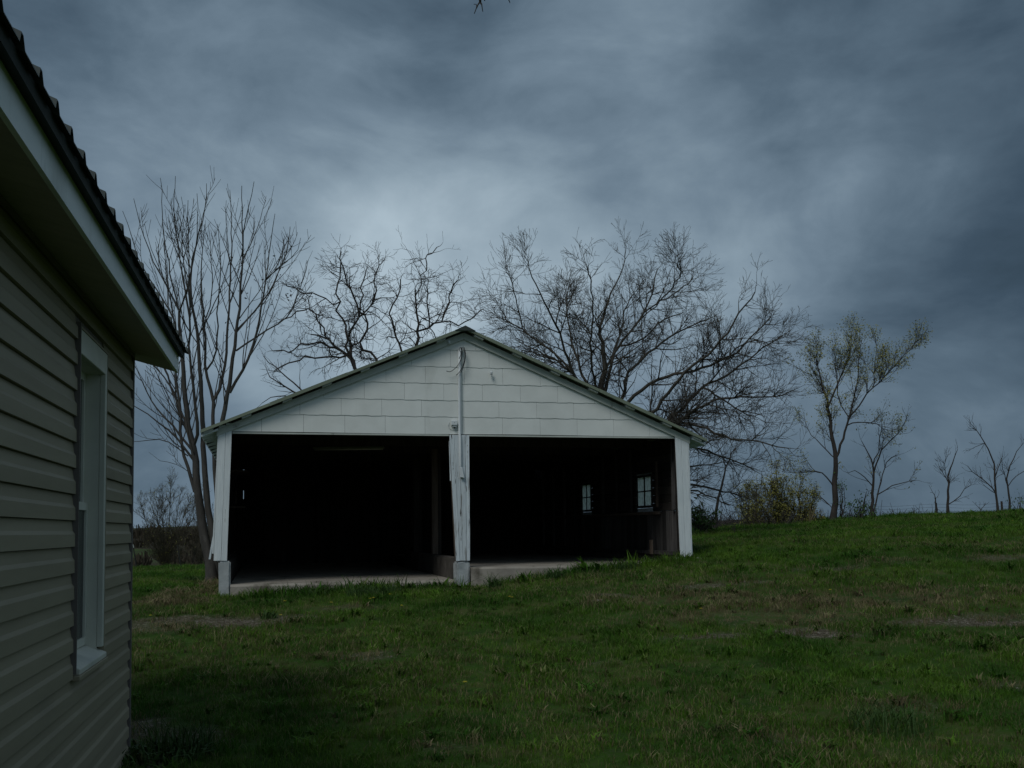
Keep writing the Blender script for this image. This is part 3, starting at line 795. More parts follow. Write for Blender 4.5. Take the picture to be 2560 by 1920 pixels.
# exterior boards of the side walls
GAP = .22
for side, xw in ((0, .012), (1, 7.275)):
    z = -.42
    while z < 1.40:
        h = .235
        segs = [(.02, BDEPTH)]
        wl = WINS if side else [(7.35, 8.05, .62, .93)]
        for a, b, c, d in wl:
            if z+h > c+.005 and z < d-.005:
                segs = [q for (p0, p1) in segs for q in (((p0, a-.03), (b+GAP, p1)) if p0 < a < p1 else ((p0, p1),))]
        for p0, p1 in segs: plank(xw-.012, xw+.012, p0, p1, z+.001, min(z+h-.001, 1.44), 'white_paint', name='side_board')
        for a, b, c, d in wl:
            if z+h > c+.005 and z < d-.005:
                if z < c-.05: plank(xw-.012, xw+.012, a-.029, b+GAP-.001, z+.001, c-.045, 'white_paint', name='side_board')
                if z+h > d+.05: plank(xw-.012, xw+.012, a-.029, b+GAP-.001, d+.045, min(z+h-.001, 1.44), 'white_paint', name='side_board')
        z += h
for a, b, c, d in WINS:
    w_ = empty('window', (0, 0, 0)); w_.parent = barn
    bb('frame', M['wood_dark'], 7.214, 7.232, a-.045, a, c-.04, d+.04, parent=w_)
    bb('frame', M['wood_dark'], 7.214, 7.232, b, b+.045, c-.04, d+.04, parent=w_)
    bb('frame', M['wood_dark'], 7.215, 7.29, a, b, d, d+.04, parent=w_)
    bb('sill', M['wood_dark'], 7.213, 7.295, a, b, c-.04, c, parent=w_)
    bb('casing', M['white_paint'], 7.288, 7.302, b+.20, b+.26, c-.06, d+.06, parent=w_)
    mid = (a+b)/2; zc_ = (c+d)/2
    bb('muntin', M['wood_dark'], 7.220, 7.230, mid-.028, mid+.028, c, d, parent=w_)
    bb('muntin', M['wood_dark'], 7.221, 7.231, a, mid-.028, zc_-.011, zc_+.011, parent=w_)
    bb('muntin', M['wood_dark'], 7.221, 7.231, mid+.028, b, zc_-.011, zc_+.011, parent=w_)
    for (p0, p1) in ((a, mid-.028), (mid+.028, b)):
        for (q0, q1) in ((c, zc_-.011), (zc_+.011, d)):
            bb('pane', M['dusty_glass'], 7.224, 7.227, p0+.001, p1-.001, q0+.001, q1-.001, parent=w_)
w_ = empty('window', (0, 0, 0)); w_.parent = barn
bb('frame', M['wood_dark'], -.01, .08, 7.30, 7.35, .58, .97, parent=w_); bb('frame', M['wood_dark'], -.01, .08, 8.05, 8.10, .58, .97, parent=w_)
bb('frame', M['wood_dark'], -.01, .08, 7.35, 8.05, .93, .97, parent=w_); bb('sill', M['wood_dark'], -.01, .08, 7.35, 8.05, .58, .62, parent=w_)
bb('pane', M['dusty_glass'], .02, .024, 7.35, 8.05, .62, .93, parent=w_)
# inner lining left, back wall of upright planks with one open slit
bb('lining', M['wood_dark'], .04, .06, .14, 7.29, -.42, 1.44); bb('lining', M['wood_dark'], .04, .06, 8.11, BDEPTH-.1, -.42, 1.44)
x = .0; slit = .20
while x < 7.285:
    w = .24
    x1 = min(x+w, 7.285)
    if x < slit < x1: x1 = slit
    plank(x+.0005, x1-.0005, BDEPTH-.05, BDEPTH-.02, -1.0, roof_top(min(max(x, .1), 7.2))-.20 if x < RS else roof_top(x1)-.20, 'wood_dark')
    if x1 == slit:
        plank(slit, slit+.012, BDEPTH-.05, BDEPTH-.02, -1.0, .78, 'wood_dark'); plank(slit, slit+.012, BDEPTH-.05, BDEPTH-.02, .98, roof_top(slit)-.2, 'wood_dark'); x1 = slit+.012
    x = x1
bb('back_batten', M['wood_dark'], .0, .19, BDEPTH-.019, BDEPTH-.005, -1.0, 1.5)
bb('back_batten', M['wood_dark'], .225, 7.286, BDEPTH-.019, BDEPTH-.005, -1.0, 1.5)
# studs along the right wall and the pale one near the door
for y in (.30, 2.30, 3.1, 3.9, 5.8, 6.6, 7.5, 8.4):
    bb('stud', M['wood_grey'], 7.165, 7.213, y, y+.05, .30 if y < 5.6 else -.42, 1.42)
bb('pale_board', M['wood_old'], 7.115, 7.128, .84, .92, .36, 1.13)
bb('girt', M['wood_old'], 7.17, 7.205, .95, BDEPTH-.2, .235, .287)
bb('sill_plate', M['wood_grey'], 7.12, 7.222, .30, BDEPTH-.2, -.44, -.38)
bb('fallen_batten', M['wood_old'], 7.06, 7.10, 1.05, 1.11, -.44, -.20)
# row of posts on the low wall between the bays
for y in (2.24, 4.5):
    bb('inner_post', M['wood_old'] if y < 3 else M['wood_dark'], 3.50, 3.60, y, y+.10, -.415, 1.42)
    bb('inner_post', M['wood_dark'], 3.605, 3.66, y+.02, y+.09, -.415, 1.42)
bb('shelf', M['wood_old'], .065, .38, 3.1, 4.0, 1.05, 1.09)
bb('shelf', M['wood_old'], .065, .34, 3.6, 4.6, .44, .47)

# conduit and loose wires on the gable, box and insulators
con = bmb().tube([(3.572, -.042, bz(2.76)), (3.562, -.042, bz(2.3)), (3.560, -.044, bz(1.50)), (3.562, -.066, bz(1.40)), (3.563, -.068, bz(.98)), (3.568, -.068, bz(.955))], .0215, 8).build('conduit', M['grey_pipe'], barn, smooth=True)
fit = bmb().hexa([(3.562, -.10, bz(.80)), (3.622, -.10, bz(.79)), (3.622, -.045, bz(.79)), (3.562, -.045, bz(.80)),
                  (3.545, -.10, bz(.965)), (3.592, -.10, bz(.955)), (3.592, -.045, bz(.955)), (3.545, -.045, bz(.965))]).build('conduit_fitting', M['grey_pipe'], con, bevel=.006)
bmb().tube([(3.585, -.045, bz(2.77)), (3.585, -.046, bz(1.47))], .006, 6).build('grey_cable', M['grey_pipe'], barn)
for zz in (2.30, 1.9, 1.62, 1.18):
    yy = -.046 if zz > 1.47 else -.068
    bmb().tube([(3.535, yy, bz(zz)), (3.590, yy, bz(zz))], .0195 if False else .008, 6).build('pipe_strap', M['grey_pipe'], con)
bmb().tube([(3.555, -.05, bz(2.79)), (3.600, -.055, bz(2.80)), (3.58, -.05, bz(2.74))], .022, 8).build('weather_head', M['grey_pipe'], con)
W_ = [[(3.357, 2.43), (3.41, 2.421), (3.47, 2.455), (3.54, 2.53), (3.595, 2.65), (3.60, 2.75), (3.585, 2.79)],
      [(3.506, 2.368), (3.55, 2.41), (3.60, 2.49), (3.637, 2.60), (3.645, 2.70), (3.62, 2.79)],
      [(3.575, 2.405), (3.61, 2.48), (3.643, 2.60), (3.652, 2.71), (3.630, 2.80), (3.60, 2.80)],
      [(3.55, 2.62), (3.585, 2.70), (3.600, 2.77), (3.575, 2.80), (3.556, 2.74)]]
for i, w_ in enumerate(W_):
    # smooth the bends
    pts = []
    for j in range(len(w_)-1):
        p0 = w_[max(j-1, 0)]; p1 = w_[j]; p2 = w_[j+1]; p3 = w_[min(j+2, len(w_)-1)]
        for t in (0, .33, .66):
            pts.append(tuple(.5*((2*p1[c])+(-p0[c]+p2[c])*t+(2*p0[c]-5*p1[c]+4*p2[c]-p3[c])*t*t+(-p0[c]+3*p1[c]-3*p2[c]+p3[c])*t**3) for c in (0, 1)))
    pts.append(w_[-1])
    bmb().tube([(a, -.075-.006*i, bz(b)) for a, b in pts], .0052, 6).build('wire', M['rubber'], barn, smooth=True)
bx_ = bmb().box(3.430, 3.522, -.075, -.014, bz(1.60), bz(1.675)).build('junction_box', M['grey_pipe'], barn, bevel=.006)
bmb().box(3.450, 3.512, -.062, -.014, bz(1.575), bz(1.5995)).build('lamp_socket', M['grey_pipe'], bx_, bevel=.004)
bmb().tube([(3.485, -.045, bz(1.5745)), (3.485, -.045, bz(1.556))], .010, 8).build('socket_neck', M['rubber'], bx_)
bmb().tube([(3.476, -.0765, bz(1.642)), (3.476, -.080, bz(1.642))], .004, 8).build('screw', M['rubber'], bx_)
bmb().tube([(3.40, -.02, bz(1.66)), (3.385, -.02, bz(1.60)), (3.41, -.02, bz(1.555)), (3.48, -.02, bz(1.535)), (3.545, -.022, bz(1.54))], .004, 5).build('wire', M['grey_pipe'], barn)
for s_, z_ in ((3.405, 2.875), (4.061, 2.420)):
    k_ = bmb().tube([(s_, -.014, bz(z_)), (s_, -.06, bz(z_-.004)), (s_, -.062, bz(z_-.012))], [.006, .006, .006], 6).build('insulator_hook', M['steel_post'], barn)
    bmb().tube([(s_, -.062, bz(z_+.026)), (s_, -.062, bz(z_+.012)), (s_, -.062, bz(z_-.004)), (s_, -.062, bz(z_-.026))], [.016, .024, .016, .022], 10).build('insulator', M['grey_pipe'], k_, smooth=True)

# fluorescent fitting hanging in the left bay
lf = empty('light_fixture', (0, 0, 0)); L0 = P(783, 1127, 17.85); L1 = P(961, 1127, 17.85)
ctrp = (L0+L1)/2; lf.location = (ctrp.x, ctrp.y, ctrp.z+.07)
tag(lf, 'unlit fluorescent strip light hanging in the dark left bay of the garage', 'light fixture')
MB().add([(x, y, z) for x in (-.61, .61) for y, z in ((-.06, -.03), (-.035, .0), (.035, .0), (.06, -.03))], [(0, 1, 5, 4), (1, 2, 6, 5), (2, 3, 7, 6), (0, 4, 7, 3), (0, 3, 2, 1), (4, 5, 6, 7)]).build('housing', M['tube_glass'], lf)
for yy in (-.03, .03):
    MB().tube([(-.59, yy, -.044), (.59, yy, -.044)], .0125, 8).build('tube', M['tube_glass'], lf, smooth=True)
for xx in (-.5, .5):
    MB().tube([(xx, 0, 0), (xx, 0, .30)], .004, 5).build('chain', M['steel_post'], lf)

# ------------------------------------------------------------------ trees
def tubes(chains):
    """chains: list of (points Nx3, radii N, sides) -> V, Q, grouped for speed"""
    groups = {}
    for p, r, s in chains:
        groups.setdefault((len(p), s), []).append((p, r))
    Vs = []; Qs = []; base = 0
    for (n, s), items in groups.items():
        Pn = np.array([i[0] for i in items], dtype=float); Rn = np.array([i[1] for i in items], dtype=float)
        T = np.empty_like(Pn); T[:, 1:-1] = Pn[:, 2:]-Pn[:, :-2]; T[:, 0] = Pn[:, 1]-Pn[:, 0]; T[:, -1] = Pn[:, -1]-Pn[:, -2]
        T /= np.linalg.norm(T, axis=2, keepdims=True)+1e-9
        av = np.abs(T.mean(axis=1)); ref = np.zeros((len(items), 3)); ref[np.arange(len(items)), av.argmin(axis=1)] = 1
        A = np.cross(T, ref[:, None, :]); A /= np.linalg.norm(A, axis=2, keepdims=True)+1e-9
        B = np.cross(T, A)
        ang = np.arange(s)*2*np.pi/s
        ring = A[:, :, None, :]*np.cos(ang)[None, None, :, None]+B[:, :, None, :]*np.sin(ang)[None, None, :, None]
        Vv = Pn[:, :, None, :]+ring*Rn[:, :, None, None]
        m = len(items); ix = np.arange(m*n*s).reshape(m, n, s)+base
        a = ix[:, :-1, :]; b = np.roll(ix, -1, axis=2)[:, :-1, :]; c = np.roll(ix, -1, axis=2)[:, 1:, :]; d = ix[:, 1:, :]
        Qs.append(np.stack([a.ravel(), b.ravel(), c.ravel(), d.ravel()], 1)); Vs.append(Vv.reshape(-1, 3)); base += m*n*s
    return np.concatenate(Vs), np.concatenate(Qs)

def resample(pts, step, rngn, wob=0.0):
    pts = np.array([tuple(p) for p in pts], float)
    if len(pts) > 2:      # catmull-rom
        q = []
        for i in range(len(pts)-1):
            p0 = pts[max(i-1, 0)]; p1 = pts[i]; p2 = pts[i+1]; p3 = pts[min(i+2, len(pts)-1)]
            for t in np.linspace(0, 1, 8, endpoint=False):
                q.append(.5*(2*p1+(-p0+p2)*t+(2*p0-5*p1+4*p2-p3)*t*t+(-p0+3*p1-3*p2+p3)*t**3))
        q.append(pts[-1]); pts = np.array(q)
    sg = np.linalg.norm(np.diff(pts, axis=0), axis=1); L = np.concatenate([[0], np.cumsum(sg)])
    n = max(2, int(round(L[-1]/step))+1)
    u = np.linspace(0, L[-1], n)
    out = np.stack([np.interp(u, L, pts[:, k]) for k in range(3)], 1)
    if wob > 0:
        nz = rngn.normal(0, wob, out.shape); nz[0] = 0; out += nz
    return out

def limb_world(pts, Y, dy):
    """pts in photo pixels -> world; drifts by dy in depth towards its tip"""
    n = len(pts)
    return [P(x, y, Y+dy*(i/(n-1))) for i, (x, y) in enumerate(pts)]

def colonize(pos, par, attr, di, dk, step, iters, jit, up, rngn, per=.35):
    """grow nodes towards attraction points; pos, par lists are extended in place"""
    pos = [np.array(p) for p in pos]; par = list(par)
    A = attr.copy(); P0 = np.array(pos)
    d2 = ((A[:, None, :]-P0[None])**2).sum(2); near = d2.argmin(1); nd = d2[np.arange(len(A)), near]
    last = {}
    for it in range(iters):
        ok = nd < di*di
        if not ok.any(): break
        dirs = {}
        Pa = np.array(pos)
        vec = A[ok]-Pa[near[ok]]; vec /= np.linalg.norm(vec, axis=1, keepdims=True)+1e-9
        acc = np.zeros((len(pos), 3)); np.add.at(acc, near[ok], vec)
        ids = np.unique(near[ok])
        new = []
        for i in ids:
            v = acc[i]; l = np.linalg.norm(v)
            if l < 1e-6: continue
            v = v/l+rngn.normal(0, jit, 3)+np.array([0, 0, up])
            if par[i] >= 0:
                pv = pos[i]-pos[par[i]]; pv = pv/(np.linalg.norm(pv)+1e-9); v = v+pv*per
            v /= np.linalg.norm(v)+1e-9
            c = last.get(i, 0)
            if c >= 3: continue
            last[i] = c+1
            new.append(pos[i]+v*step); par.append(int(i))
        if not new: break
        b = len(pos); pos += new
        Nn = np.array(new); dd = ((A[:, None, :]-Nn[None])**2).sum(2); j = dd.argmin(1); m = dd[np.arange(len(A)), j]
        upd = m < nd; near[upd] = b+j[upd]; nd[upd] = m[upd]
        keep = nd > dk*dk
        A = A[keep]; near = near[keep]; nd = nd[keep]
        if len(A) == 0: break
    return np.array(pos), np.array(par)

def chains_from(pos, par, r_tip, expo, r_base, taper=.5):
    n = len(pos); kids = [[] for _ in range(n)]
    for i in range(n):
        if par[i] >= 0: kids[par[i]].append(i)
    acc = np.zeros(n)
    order = list(range(n))[::-1]          # parents always come before children
    for i in order:
        acc[i] = (r_tip**expo) if not kids[i] else acc[i]
        if par[i] >= 0: acc[par[i]] += acc[i]
    rad = acc**(1/expo)
    if r_base: 
        k = math.log(r_base/r_tip)/math.log(max(rad[0]/r_tip, 1.01)); rad = r_tip*(rad/r_tip)**k
    rem = np.zeros(n)                     # longest way from here to a tip
    for i in order:
        if par[i] >= 0: rem[par[i]] = max(rem[par[i]], rem[i]+np.linalg.norm(pos[i]-pos[par[i]]))
    rad = r_tip+np.maximum(rad-r_tip, 0)*np.clip(rem/(rem[0]*.8), 0, 1)**taper
    chains = []
    starts = [i for i in range(n) if par[i] < 0]
    stack = [(i, None) for i in starts]
    while stack:
        i, p = stack.pop()
        idx = ([p] if p is not None else [])+[i]; cur = i
        while kids[cur]:
            ks = sorted(kids[cur], key=lambda q: -rad[q])
            for q in ks[1:]: stack.append((q, cur))
            cur = ks[0]; idx.append(cur)
        pts = pos[idx]; rr = rad[idx].copy()
        if p is not None: rr[0] = min(rr[0], rr[1]*1.15)
        chains.append((pts, rr))
    return chains, rad, kids

def twigs_on(pts_dir, n_per, lmin, lmax, r0, r1, spread, upb, rngn, seg=3):
    out = []
    for p, d in pts_dir:
        for _ in range(n_per if isinstance(n_per, int) else rngn.poisson(n_per)):
            v = d+rngn.normal(0, spread, 3); v[2] += upb; v /= np.linalg.norm(v)+1e-9
            l = rngn.uniform(lmin, lmax); q = [np.array(p)]
            for s in range(seg):
                v = v+rngn.normal(0, .18, 3); v[2] += upb*.25; v /= np.linalg.norm(v)
                q.append(q[-1]+v*l/seg)
            out.append((np.array(q), np.linspace(r0, r1, seg+1)))
    return out

def finish_tree(name, base, chains, mat, label, cat, group=None, split=.03, twigs=None, leaves=None, leafmat=None, twigmat=None):
    root = empty(name, tuple(base)); tag(root, label, cat, group)
    big = []; small = []
    b = np.array(tuple(base))
    for p, r in chains:
        r = np.asarray(r)
        s = 9 if r.max() > .08 else 6 if r.max() > .03 else 4 if r.max() > .012 else 3
        # the thick head of a chain belongs to the trunk, the rest to the crown
        k = int((r > split).sum())
        if k >= 2 and r[0] > split:
            big.append((p[:k]-b, r[:k], s))
            if len(p)-k >= 1: small.append((p[k-1:]-b, r[k-1:], s))
        else: small.append((p-b, r, s))
    if twigs: small += [(p-b, r, 3) for p, r in twigs]
    if big:
        V_, Q_ = tubes(big); mesh_np('trunk', V_, Q_, mat, root, smooth=True)
    V_, Q_ = tubes(small); o = mesh_np('crown', V_, Q_, twigmat or mat, root, smooth=True)
    if leaves is not None and len(leaves[0]):
        o = mesh_np('leaves', leaves[0]-b[None], leaves[1], leafmat, root); o['kind'] = 'stuff'
    return root

def leaf_quads(pts, size, rngn, per=4, spread=.08):
    pts = np.repeat(np.asarray(pts), per, axis=0)+rngn.normal(0, spread, (len(pts)*per, 3))
    n = len(pts); a = rngn.normal(0, 1, (n, 3)); a /= np.linalg.norm(a, axis=1, keepdims=True)
    b = np.cross(a, rngn.normal(0, 1, (n, 3))); b /= np.linalg.norm(b, axis=1, keepdims=True)
    s = size*rngn.uniform(.6, 1.3, (n, 1))
    Vv = np.stack([pts-a*s, pts+b*s*.42, pts+a*s, pts-b*s*.42], 1).reshape(-1, 3)
    return Vv, np.arange(n*4).reshape(n, 4)

def attractors(ells, Y, n, rngn, shell=.0):
    """ells: (cx, cy, rx, ry, depth half-size m, weight) in photo pixels"""
    w = np.array([e[5] for e in ells], float); w /= w.sum(); out = []
    for e, k in zip(ells, (w*n).astype(int)):
        v = rngn.normal(0, 1, (k, 3)); v /= np.linalg.norm(v, axis=1, keepdims=True)
        v *= (rngn.uniform(shell, 1, (k, 1)))**(1/2.2)
        for a, b, c in v: out.append(tuple(P(e[0]+a*e[2], e[1]+b*e[3], Y+c*e[4])))
    return np.array(out)

def grown_tree(name, label, cat, limbs, ells, Y, seed, n_attr, step=.2, di=1.2, dk=.35, jit=.15, up=.05, r_tip=.006, r_base=.16,
               expo=2.3, wob=.0, mat=None, twig=(1.2, .12, .35, .0045, .0025, .6, .1), leaf=None, group=None, iters=90, twigmat=None, split=.03, dyr=1.5, trunk_to_ground=True, sub=None, per=.6, taper=.55):
    """limbs[0] is the trunk (photo pixels, base first); each further limb starts at its nearest grown node"""
    rn = np.random.RandomState(seed)
    pos = []; par = []
    for li, lb in enumerate(limbs):
        dy = 0 if li == 0 else rn.uniform(-dyr, dyr)
        wp = limb_world(lb, Y, dy)
        if li == 0 and trunk_to_ground:
            b0 = wp[0]; wp = [Vector((b0.x, b0.y, gz(b0.x, b0.y)-.08))]+wp[1:] if abs(b0.z-gz(b0.x, b0.y)) < .8 else [Vector((b0.x, b0.y, gz(b0.x, b0.y)-.08))]+wp
        if li > 0:
            a = np.array(pos); j = int(((a-np.array(tuple(wp[0])))**2).sum(1).argmin())
            wp = [Vector(pos[j])]+wp[1:]
        rs = resample(wp, step, rn, wob)
        if li == 0:
            st = -1; b = 0; pos += list(rs); par += [-1]+list(range(0, len(rs)-1))
        else:
            b = len(pos); pos += list(rs[1:]); par += [j]+list(range(b, b+len(rs)-2))
    A = attractors(ells, Y, n_attr, rn)
    pos, par = colonize(pos, par, A, di, dk, step, iters, jit, up, rn, per)
    for _ in range(3 if per > .5 else 1):
        has = par >= 0; acc = np.zeros_like(pos); cnt = np.zeros(len(pos))
        np.add.at(acc, par[has], pos[has]); np.add.at(cnt, par[has], 1)
        inner = has & (cnt > 0)
        sm = pos.copy(); sm[inner] = .5*pos[inner]+.25*pos[par[inner]]+.25*acc[inner]/cnt[inner, None]
        pos = sm
    ch, rad, kids = chains_from(pos, par, r_tip, expo, r_base, taper)
    pd = [(pos[i], (pos[i]-pos[par[i]])/(np.linalg.norm(pos[i]-pos[par[i]])+1e-9)) for i in range(len(pos)) if par[i] >= 0 and rad[i] < r_tip*2.6]
    tw = twigs_on(pd, *twig, rn) if twig else None
    if sub and tw:
        ends = [(t[0][-2], (t[0][-1]-t[0][-2])/(np.linalg.norm(t[0][-1]-t[0][-2])+1e-9)) for t in tw]
        tw += twigs_on(ends, *sub, rn)
    lv = None
    if leaf:
        lmat, size, per, frac, spread = leaf
        tips = np.array([t[0][rn.randint(1, 4)] for t in tw]) if tw else pos
        tips = tips[rn.rand(len(tips)) < frac]
        lv = leaf_quads(tips, size, rn, per, spread)
    else: lmat = None
    b0 = pos[0]
    return finish_tree(name, (b0[0], b0[1], b0[2]+.08), ch, mat or M['bark'], label, cat, group, split, tw, lv, lmat, twigmat)

# --- tree 1: many straight upright stems beside the garage
def stemmed_tree():
    rn = np.random.RandomState(11); Y = 20.0
    S = [  # (pixels, base radius, tip radius)
        ([(531, 1450), (524, 1400), (511, 1346), (493, 1211), (484, 1115), (469, 1060), (456, 906), (448, 780)], .165, .032),
        ([(446, 770), (414, 712), (367, 611), (334, 497)], .026, .006), ([(447, 775), (414, 619), (405, 527), (401, 446)], .026, .006),
        ([(448, 780), (473, 704), (492, 590), (494, 484)], .028, .006),
        ([(484, 1115), (493, 1060), (477, 906), (475, 780), (471, 611), (469, 500)], .055, .006), ([(475, 800), (443, 602), (435, 505), (439, 442)], .028, .006),
        ([(538, 1440), (535, 1361), (520, 1271), (508, 1136), (508, 1066), (502, 948), (494, 843), (477, 738), (481, 653), (511, 527), (517, 459)], .12, .006),
        ([(487, 1229), (463, 1151), (454, 1105), (451, 1030), (440, 940), (439, 822), (414, 759), (355, 662), (308, 527)], .055, .006),
        ([(484, 1150), (445, 1099), (400, 1060), (352, 1024), (310, 1000)], .04, .007), ([(484, 1130), (445, 1080), (399, 1030), (370, 985), (330, 900)], .04, .006),
        ([(484, 1115), (452, 1040), (428, 960), (395, 880), (350, 800)], .04, .006), ([(470, 1140), (420, 1105), (370, 1100), (330, 1104), (300, 1102)], .02, .005),
        ([(495, 1200), (450, 1165), (400, 1150), (372, 1130)], .014, .004), ([(478, 1100), (440, 1000), (400, 930), (320, 860), (290, 845)], .035, .006),
        ([(541, 1430), (545, 1300), (536, 1150), (532, 1054), (534, 999), (515, 927), (511, 822), (502, 695), (513, 560)], .10, .006),
        ([(534, 1000), (561, 927), (570, 822), (578, 653), (578, 527), (575, 476)], .05, .006), ([(515, 927), (540, 880), (545, 780), (552, 660), (545, 560)], .03, .006),
        ([(545, 1400), (556, 1250), (553, 1120), (557, 1045), (570, 982), (587, 864), (599, 758), (606, 632), (606, 463)], .12, .007),
        ([(605, 640), (612, 569), (635, 455)], .022, .006), ([(574, 982), (616, 906), (646, 809), (667, 674), (682, 569), (688, 535)], .05, .006),
        ([(592, 825), (663, 746), (701, 670), (722, 602), (725, 565)], .032, .006), ([(590, 877), (659, 830), (722, 788), (764, 674), (772, 649)], .030, .006),
        ([(665, 700), (700, 665), (739, 636), (751, 594)], .02, .005), ([(603, 660), (640, 580), (663, 501)], .022, .005),
        ([(511, 822), (530, 740), (528, 640), (520, 560)], .022, .005), ([(494, 843), (530, 770), (560, 700), (575, 640)], .022, .005),
        ([(439, 850), (425, 740), (385, 640), (360, 560)], .022, .005), ([(477, 738), (455, 640), (460, 540), (452, 490)], .022, .005)]
    ch = []; shoots = []
    for i, (pts, r0, r1) in enumerate(S):
        dy = 0 if r0 > .09 else rn.uniform(-1.0, 1.0)
        wp = limb_world(pts, Y, dy)
        if i in (0, 6, 14, 17): wp[0] = Vector((wp[0].x, Y+rn.uniform(-.12, .12), gz(wp[0].x, Y)-.05))
        rs = resample(wp, .25, rn, .008)
        t = np.linspace(0, 1, len(rs)); r0 = r0*.64; rr = r1*.8+(r0-r1*.8)*(1-t)**1.1
        if r0 > .057: rr[:3] *= np.array([1.35, 1.15, 1.05])[:len(rr[:3])]
        ch.append((rs, rr)); shoots.append((rs, rr, r0))
    out = []
    def side(rs, rr, lo, lvl, dens):
        L = len(rs)
        for i in range(int(L*lo)+1, L-1):
            for _ in range(rn.poisson(dens)):
                d = rs[min(i+1, L-1)]-rs[i]; d /= np.linalg.norm(d)+1e-9
                a = rn.normal(0, 1, 3); a -= d*a.dot(d); a /= np.linalg.norm(a)
                v = d*.87+a*.50; v /= np.linalg.norm(v)
                remain = (L-i)*.25
                ln = min(rn.uniform(.4, .85)*remain*.7+.15, 1.7)/(1.0 if lvl == 0 else 1.8)
                n = 7; q = [rs[i]]
                for s in range(n-1):
                    v = v+np.array([0, 0, .12 if lvl == 0 else .05])+rn.normal(0, .05, 3); v /= np.linalg.norm(v); q.append(q[-1]+v*ln/(n-1))
                q = np.array(q); r0 = min(rr[i]*.6, .013 if lvl == 0 else .007); rad = np.linspace(r0, .0042, n)
                out.append((q, rad))
                if lvl == 0 and ln > .4: side2(q, rad)
    def side2(q, rad):
        for i in range(2, len(q)-1):
            if rn.rand() < .85:
                d = q[i+1]-q[i]; d /= np.linalg.norm(d); a = rn.normal(0, 1, 3); a -= d*a.dot(d); a /= np.linalg.norm(a)
                v = d*.8+a*.6; ln = rn.uniform(.12, .42); p = [q[i]]
                for s in range(3):
                    v = v+np.array([0, 0, .1]); v /= np.linalg.norm(v); p.append(p[-1]+v*ln/3)
                out.append((np.array(p), np.linspace(.005, .0032, 4)))
    for rs, rr, r0 in shoots:
        side(rs, rr, .4 if r0 > .057 else .12, 0, .62)
    base = (P(535, 1450, Y).x, Y, gz(P(535, 1450, Y).x, Y))
    # a few dead leaves still hanging
    lp = [P(rn.uniform(560, 730), rn.uniform(640, 860), Y+rn.uniform(-.8, .8)) for _ in range(22)]
    lv = leaf_quads(np.array([tuple(p) for p in lp]), .035, rn, 2, .05)
    t = finish_tree('maple_tree', base, ch, M['bark'], 'bare many-stemmed tree with tall straight upright branches beside the left corner of the garage', 'tree', None, .028, out, lv, M['bark_dark'])
stemmed_tree()


